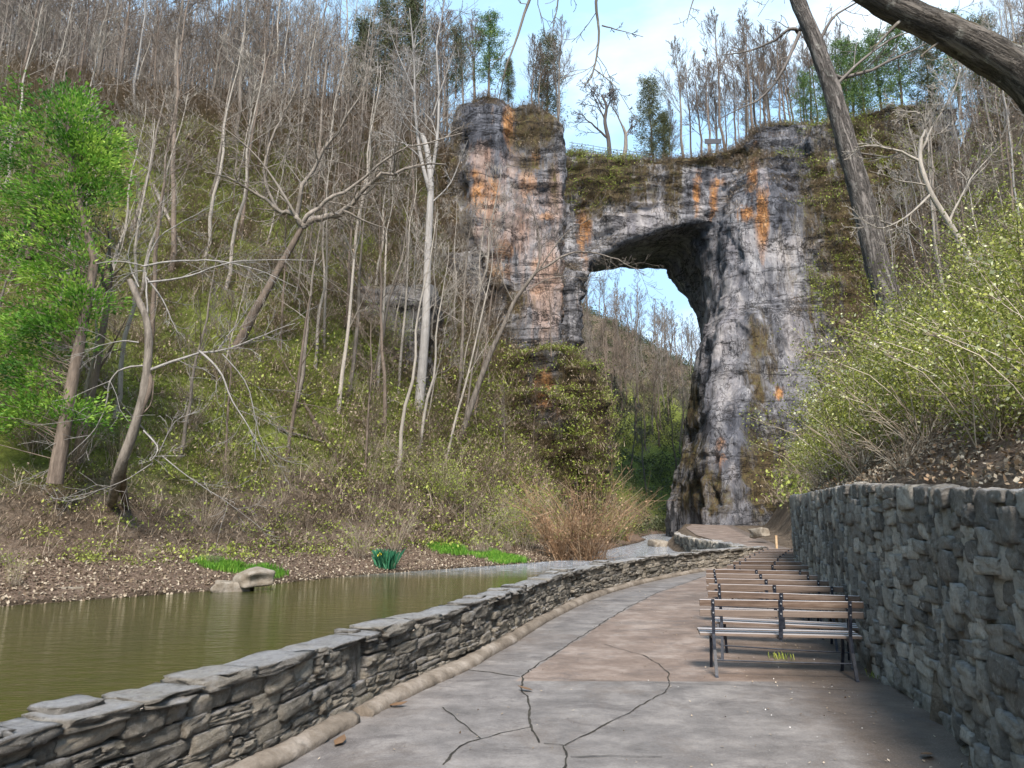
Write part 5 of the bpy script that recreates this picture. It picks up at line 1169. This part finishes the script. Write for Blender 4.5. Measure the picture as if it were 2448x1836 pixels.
on_rock(cliff, 'cliff_brush', 'brown brush on the ledges of the left cliff', 'brush', c1, 2400, lambda co, no, sa, u, v: ((no[:, 2] > .4) | (sa[:, 1] > .5)) & front(no), (.7, 1.4))
on_rock(bluff, 'bluff_brush', 'brown brush hanging over the lower rock bluff', 'brush', c1, 3200, lambda co, no, sa, u, v: (no[:, 2] > .2) | ((sa[:, 1] > .3) & (sa[:, 0] < .5)), (.7, 1.5))
on_rock(bluff, 'bluff_greenery', 'olive green growth capping the lower rock bluff', 'olive', c2, 1500, lambda co, no, sa, u, v: (no[:, 2] > .3) | (sa[:, 1] > .6), (.7, 1.5))
# fallen leaves
def litter_obj(name, label, n, xr, yr, ok, sz, lift=.02, mat='litter', cat='fallen leaves'):
    x = rng.uniform(*xr, n); y = rng.uniform(*yr, n); m = ok(x, y); x, y = x[m], y[m]; z = height(x, y)
    V, Fq = leaves(np.stack([x, y, z+rng.uniform(.0, lift*2, len(x))+.015], 1), rng.uniform(*sz, len(x)), .65, 1.2); tt = np.repeat(rng.uniform(0, 1, len(x)), 4)
    return tag(mesh(name, V, Fq, M[mat], None, False, {'tint': np.stack([tt]*3, 1)}), label, cat, kind='stuff')
litter_obj('leaf_litter', 'pale brown fallen leaves covering the left creek bank', 150000, (-32, 6), (17, 58), lambda x, y: (psd(x, y, SHORE) > -.1) & (psd(x, y, SHORE) < 4.6+2.2*fbm(x*.3, y*.3, 1)), (.06, .15))
litter_obj('leaf_litter', 'rusty fallen leaves piled behind the top of the tall wall', 70000, (2, 13), (3, 24), lambda x, y: (-psd(x, y, FOOT) > .3) & (-psd(x, y, FOOT) < 3.5), (.03, .075), .03, 'litter')
litter_obj('leaf_litter', 'rust-red fallen leaves mixed in along the tall wall top', 16000, (2, 13), (3, 24), lambda x, y: (-psd(x, y, FOOT) > .3) & (-psd(x, y, FOOT) < 2.0), (.03, .075), .03, 'russet')
# leaves, petals and grit on the path
def on_path(name, label, n, mat, sz, ok, asp=.6):
    x = rng.uniform(-2, 6, n); y = rng.uniform(5.3, 20, n); a = psd(x, y, LOW); b = -psd(x, y, FOOT); m = (a < -.5) & (b < -.1) & ok(x, y, -b, rng.uniform(0, 1, n)); x, y = x[m], y[m]
    V, Fq = leaves(np.stack([x, y, 0*x+.012], 1), rng.uniform(*sz, len(x)), asp, 4); V[:, 2] = np.maximum(V[:, 2], .0065); tt = np.repeat(rng.uniform(0, 1, len(x)), 4)
    return tag(mesh(name, V, Fq, M[mat], None, False, {'tint': np.stack([tt]*3, 1)}), label, 'fallen leaves', kind='stuff')
on_path('path_leaves', 'dry brown leaves and twig bits scattered over the path', 2600, 'litter', (.012, .04), lambda x, y, d, r: r < np.where(d < 1.2, .5, .10))
on_path('path_leaves', 'dark wet leaf scraps scattered over the path', 3000, 'brush', (.008, .035), lambda x, y, d, r: r < .22)
on_path('fallen_petals', 'tiny white petals strewn by the foot of the tall wall', 1200, 'petal', (.007, .015), lambda x, y, d, r: r < np.where(d < 1.8, .6, .07), .8)
for k, (x_, y_, lab) in enumerate([(860, 1523, 'curled orange-brown leaf beside the broken kerb'), (735, 1602, 'brown leaf on the path near the kerb'), (1258, 1648*.926+0, 'brown leaf on the long crack'), (2001, 1632, 'brown leaf on the path at the lower right')]):
    u_, v_ = D(x_, y_) if k != 2 else F(1256, 1648); p = ground(u_, v_, .02); q = np.array([[-.09, 0, 0], [-.03, .04, .012], [.03, .035, .02], [.09, .01, .03], [.04, -.03, .012], [-.03, -.04, .004], [0, 0, .022]])
    MB().add(np.concatenate([q, q+np.array([0, 0, .003])]), [(i_, (i_+1) % 6, 6) for i_ in range(6)]+[(7+(i_+1) % 6, 7+i_, 13) for i_ in range(6)]).build('fallen_leaf', M['russet']); o = bpy.context.scene.objects[-1] if False else [o for o in bpy.data.objects if o.name.startswith('fallen_leaf')][-1]
    o.location = tuple(p); o.rotation_euler = (0, 0, k*1.3); tag(o, lab, 'leaf', 'single fallen leaves')
# weeds at the foot of the wall and in a seam
for k, (x_, y_, r_, n_) in enumerate([(1868, 1575, .07, 60), (2160, 1580, .09, 50), (2100, 1620, .06, 40)]):
    p = ground(*F(x_, y_)); V, Fq, tt = tuft(n_, .09, r_, None, .004); o = mesh('weed_tuft', V, Fq, M['olive'], None, False, {'tint': np.stack([tt]*3, 1)}); o.location = (float(p[0]), float(p[1]), .004)
    tag(o, ['tiny weed tuft in the seam under the nearest bench', 'green weed tuft at the wall foot right of the nearest bench', 'small weed tuft on the path edge near the wall foot'][k], 'weed')
# ------------------------------------------------------------------ light, sky, camera
SUN_EL, SUN_AZ = math.radians(46), math.radians(178)      # azimuth measured clockwise from +Y: behind and a little left of the camera
w = bpy.data.worlds.new('World'); bpy.context.scene.world = w; w.use_nodes = True
nt = w.node_tree; bg = nt.nodes['Background']
sky = nt.nodes.new('ShaderNodeTexSky'); sky.sky_type = 'NISHITA'; sky.sun_disc = False
sky.sun_elevation = SUN_EL; sky.sun_rotation = SUN_AZ; sky.air_density = 1.0; sky.dust_density = 1.6
tc = nt.nodes.new('ShaderNodeTexCoord'); mp = nt.nodes.new('ShaderNodeMapping'); mp.inputs['Scale'].default_value = (1.0, 1.0, 2.6); mp.inputs['Location'].default_value = (3.1, .4, 0)
nz = nt.nodes.new('ShaderNodeTexNoise'); nz.inputs['Scale'].default_value = 1.7; nz.inputs['Detail'].default_value = 6; nz.inputs['Roughness'].default_value = .5
rp = nt.nodes.new('ShaderNodeValToRGB'); rp.color_ramp.elements[0].position = .30; rp.color_ramp.elements[1].position = .68
rp.color_ramp.elements[0].color = (.7, .7, .7, 1); rp.color_ramp.elements[1].color = (1, 1, 1, 1)
mx = nt.nodes.new('ShaderNodeMix'); mx.data_type = 'RGBA'; mx.inputs[7].default_value = (2.15, 3.45, 4.85, 1)
cl = nt.nodes.new('ShaderNodeTexNoise'); cl.inputs['Scale'].default_value = 2.3; cl.inputs['Detail'].default_value = 7; cl.inputs['Roughness'].default_value = .55
cr_ = nt.nodes.new('ShaderNodeValToRGB'); cr_.color_ramp.elements[0].position = .50; cr_.color_ramp.elements[1].position = .74
m2 = nt.nodes.new('ShaderNodeMix'); m2.data_type = 'RGBA'; m2.inputs[7].default_value = (4.3, 4.8, 5.3, 1)
L = nt.links.new
L(tc.outputs['Generated'], mp.inputs[0]); L(mp.outputs[0], nz.inputs['Vector']); L(nz.outputs['Fac'], rp.inputs[0]); L(rp.outputs[0], mx.inputs[0])
L(sky.outputs[0], mx.inputs[6]); L(mp.outputs[0], cl.inputs['Vector']); L(cl.outputs['Fac'], cr_.inputs[0]); L(cr_.outputs[0], m2.inputs[0]); L(mx.outputs[2], m2.inputs[6]); L(m2.outputs[2], bg.inputs[0]); bg.inputs[1].default_value = .15
sd = bpy.data.lights.new('sun', 'SUN'); sd.energy = 3.9; sd.angle = math.radians(16); sd.color = (1, .90, .79)
so = bpy.data.objects.new('sun', sd); C.objects.link(so)
dv = Vector((math.sin(SUN_AZ)*math.cos(SUN_EL), math.cos(SUN_AZ)*math.cos(SUN_EL), math.sin(SUN_EL)))
so.rotation_euler = dv.to_track_quat('Z', 'Y').to_euler()
cd = bpy.data.cameras.new('camera'); co_ = bpy.data.objects.new('camera', cd); C.objects.link(co_)
cd.sensor_width = 36; cd.lens = FPX*36/1024; cd.clip_end = 2000; cd.clip_start = .05
co_.location = (0, 0, HC); co_.rotation_euler = (math.pi/2+TH, 0, 0)
sc = bpy.context.scene; sc.camera = co_
sc.view_settings.view_transform = 'Standard'; sc.view_settings.look = 'None'; sc.view_settings.exposure = 1.02; sc.view_settings.gamma = 1
sc.render.engine = 'CYCLES'; sc.cycles.max_bounces = 6; sc.cycles.diffuse_bounces = 3; sc.cycles.transparent_max_bounces = 4
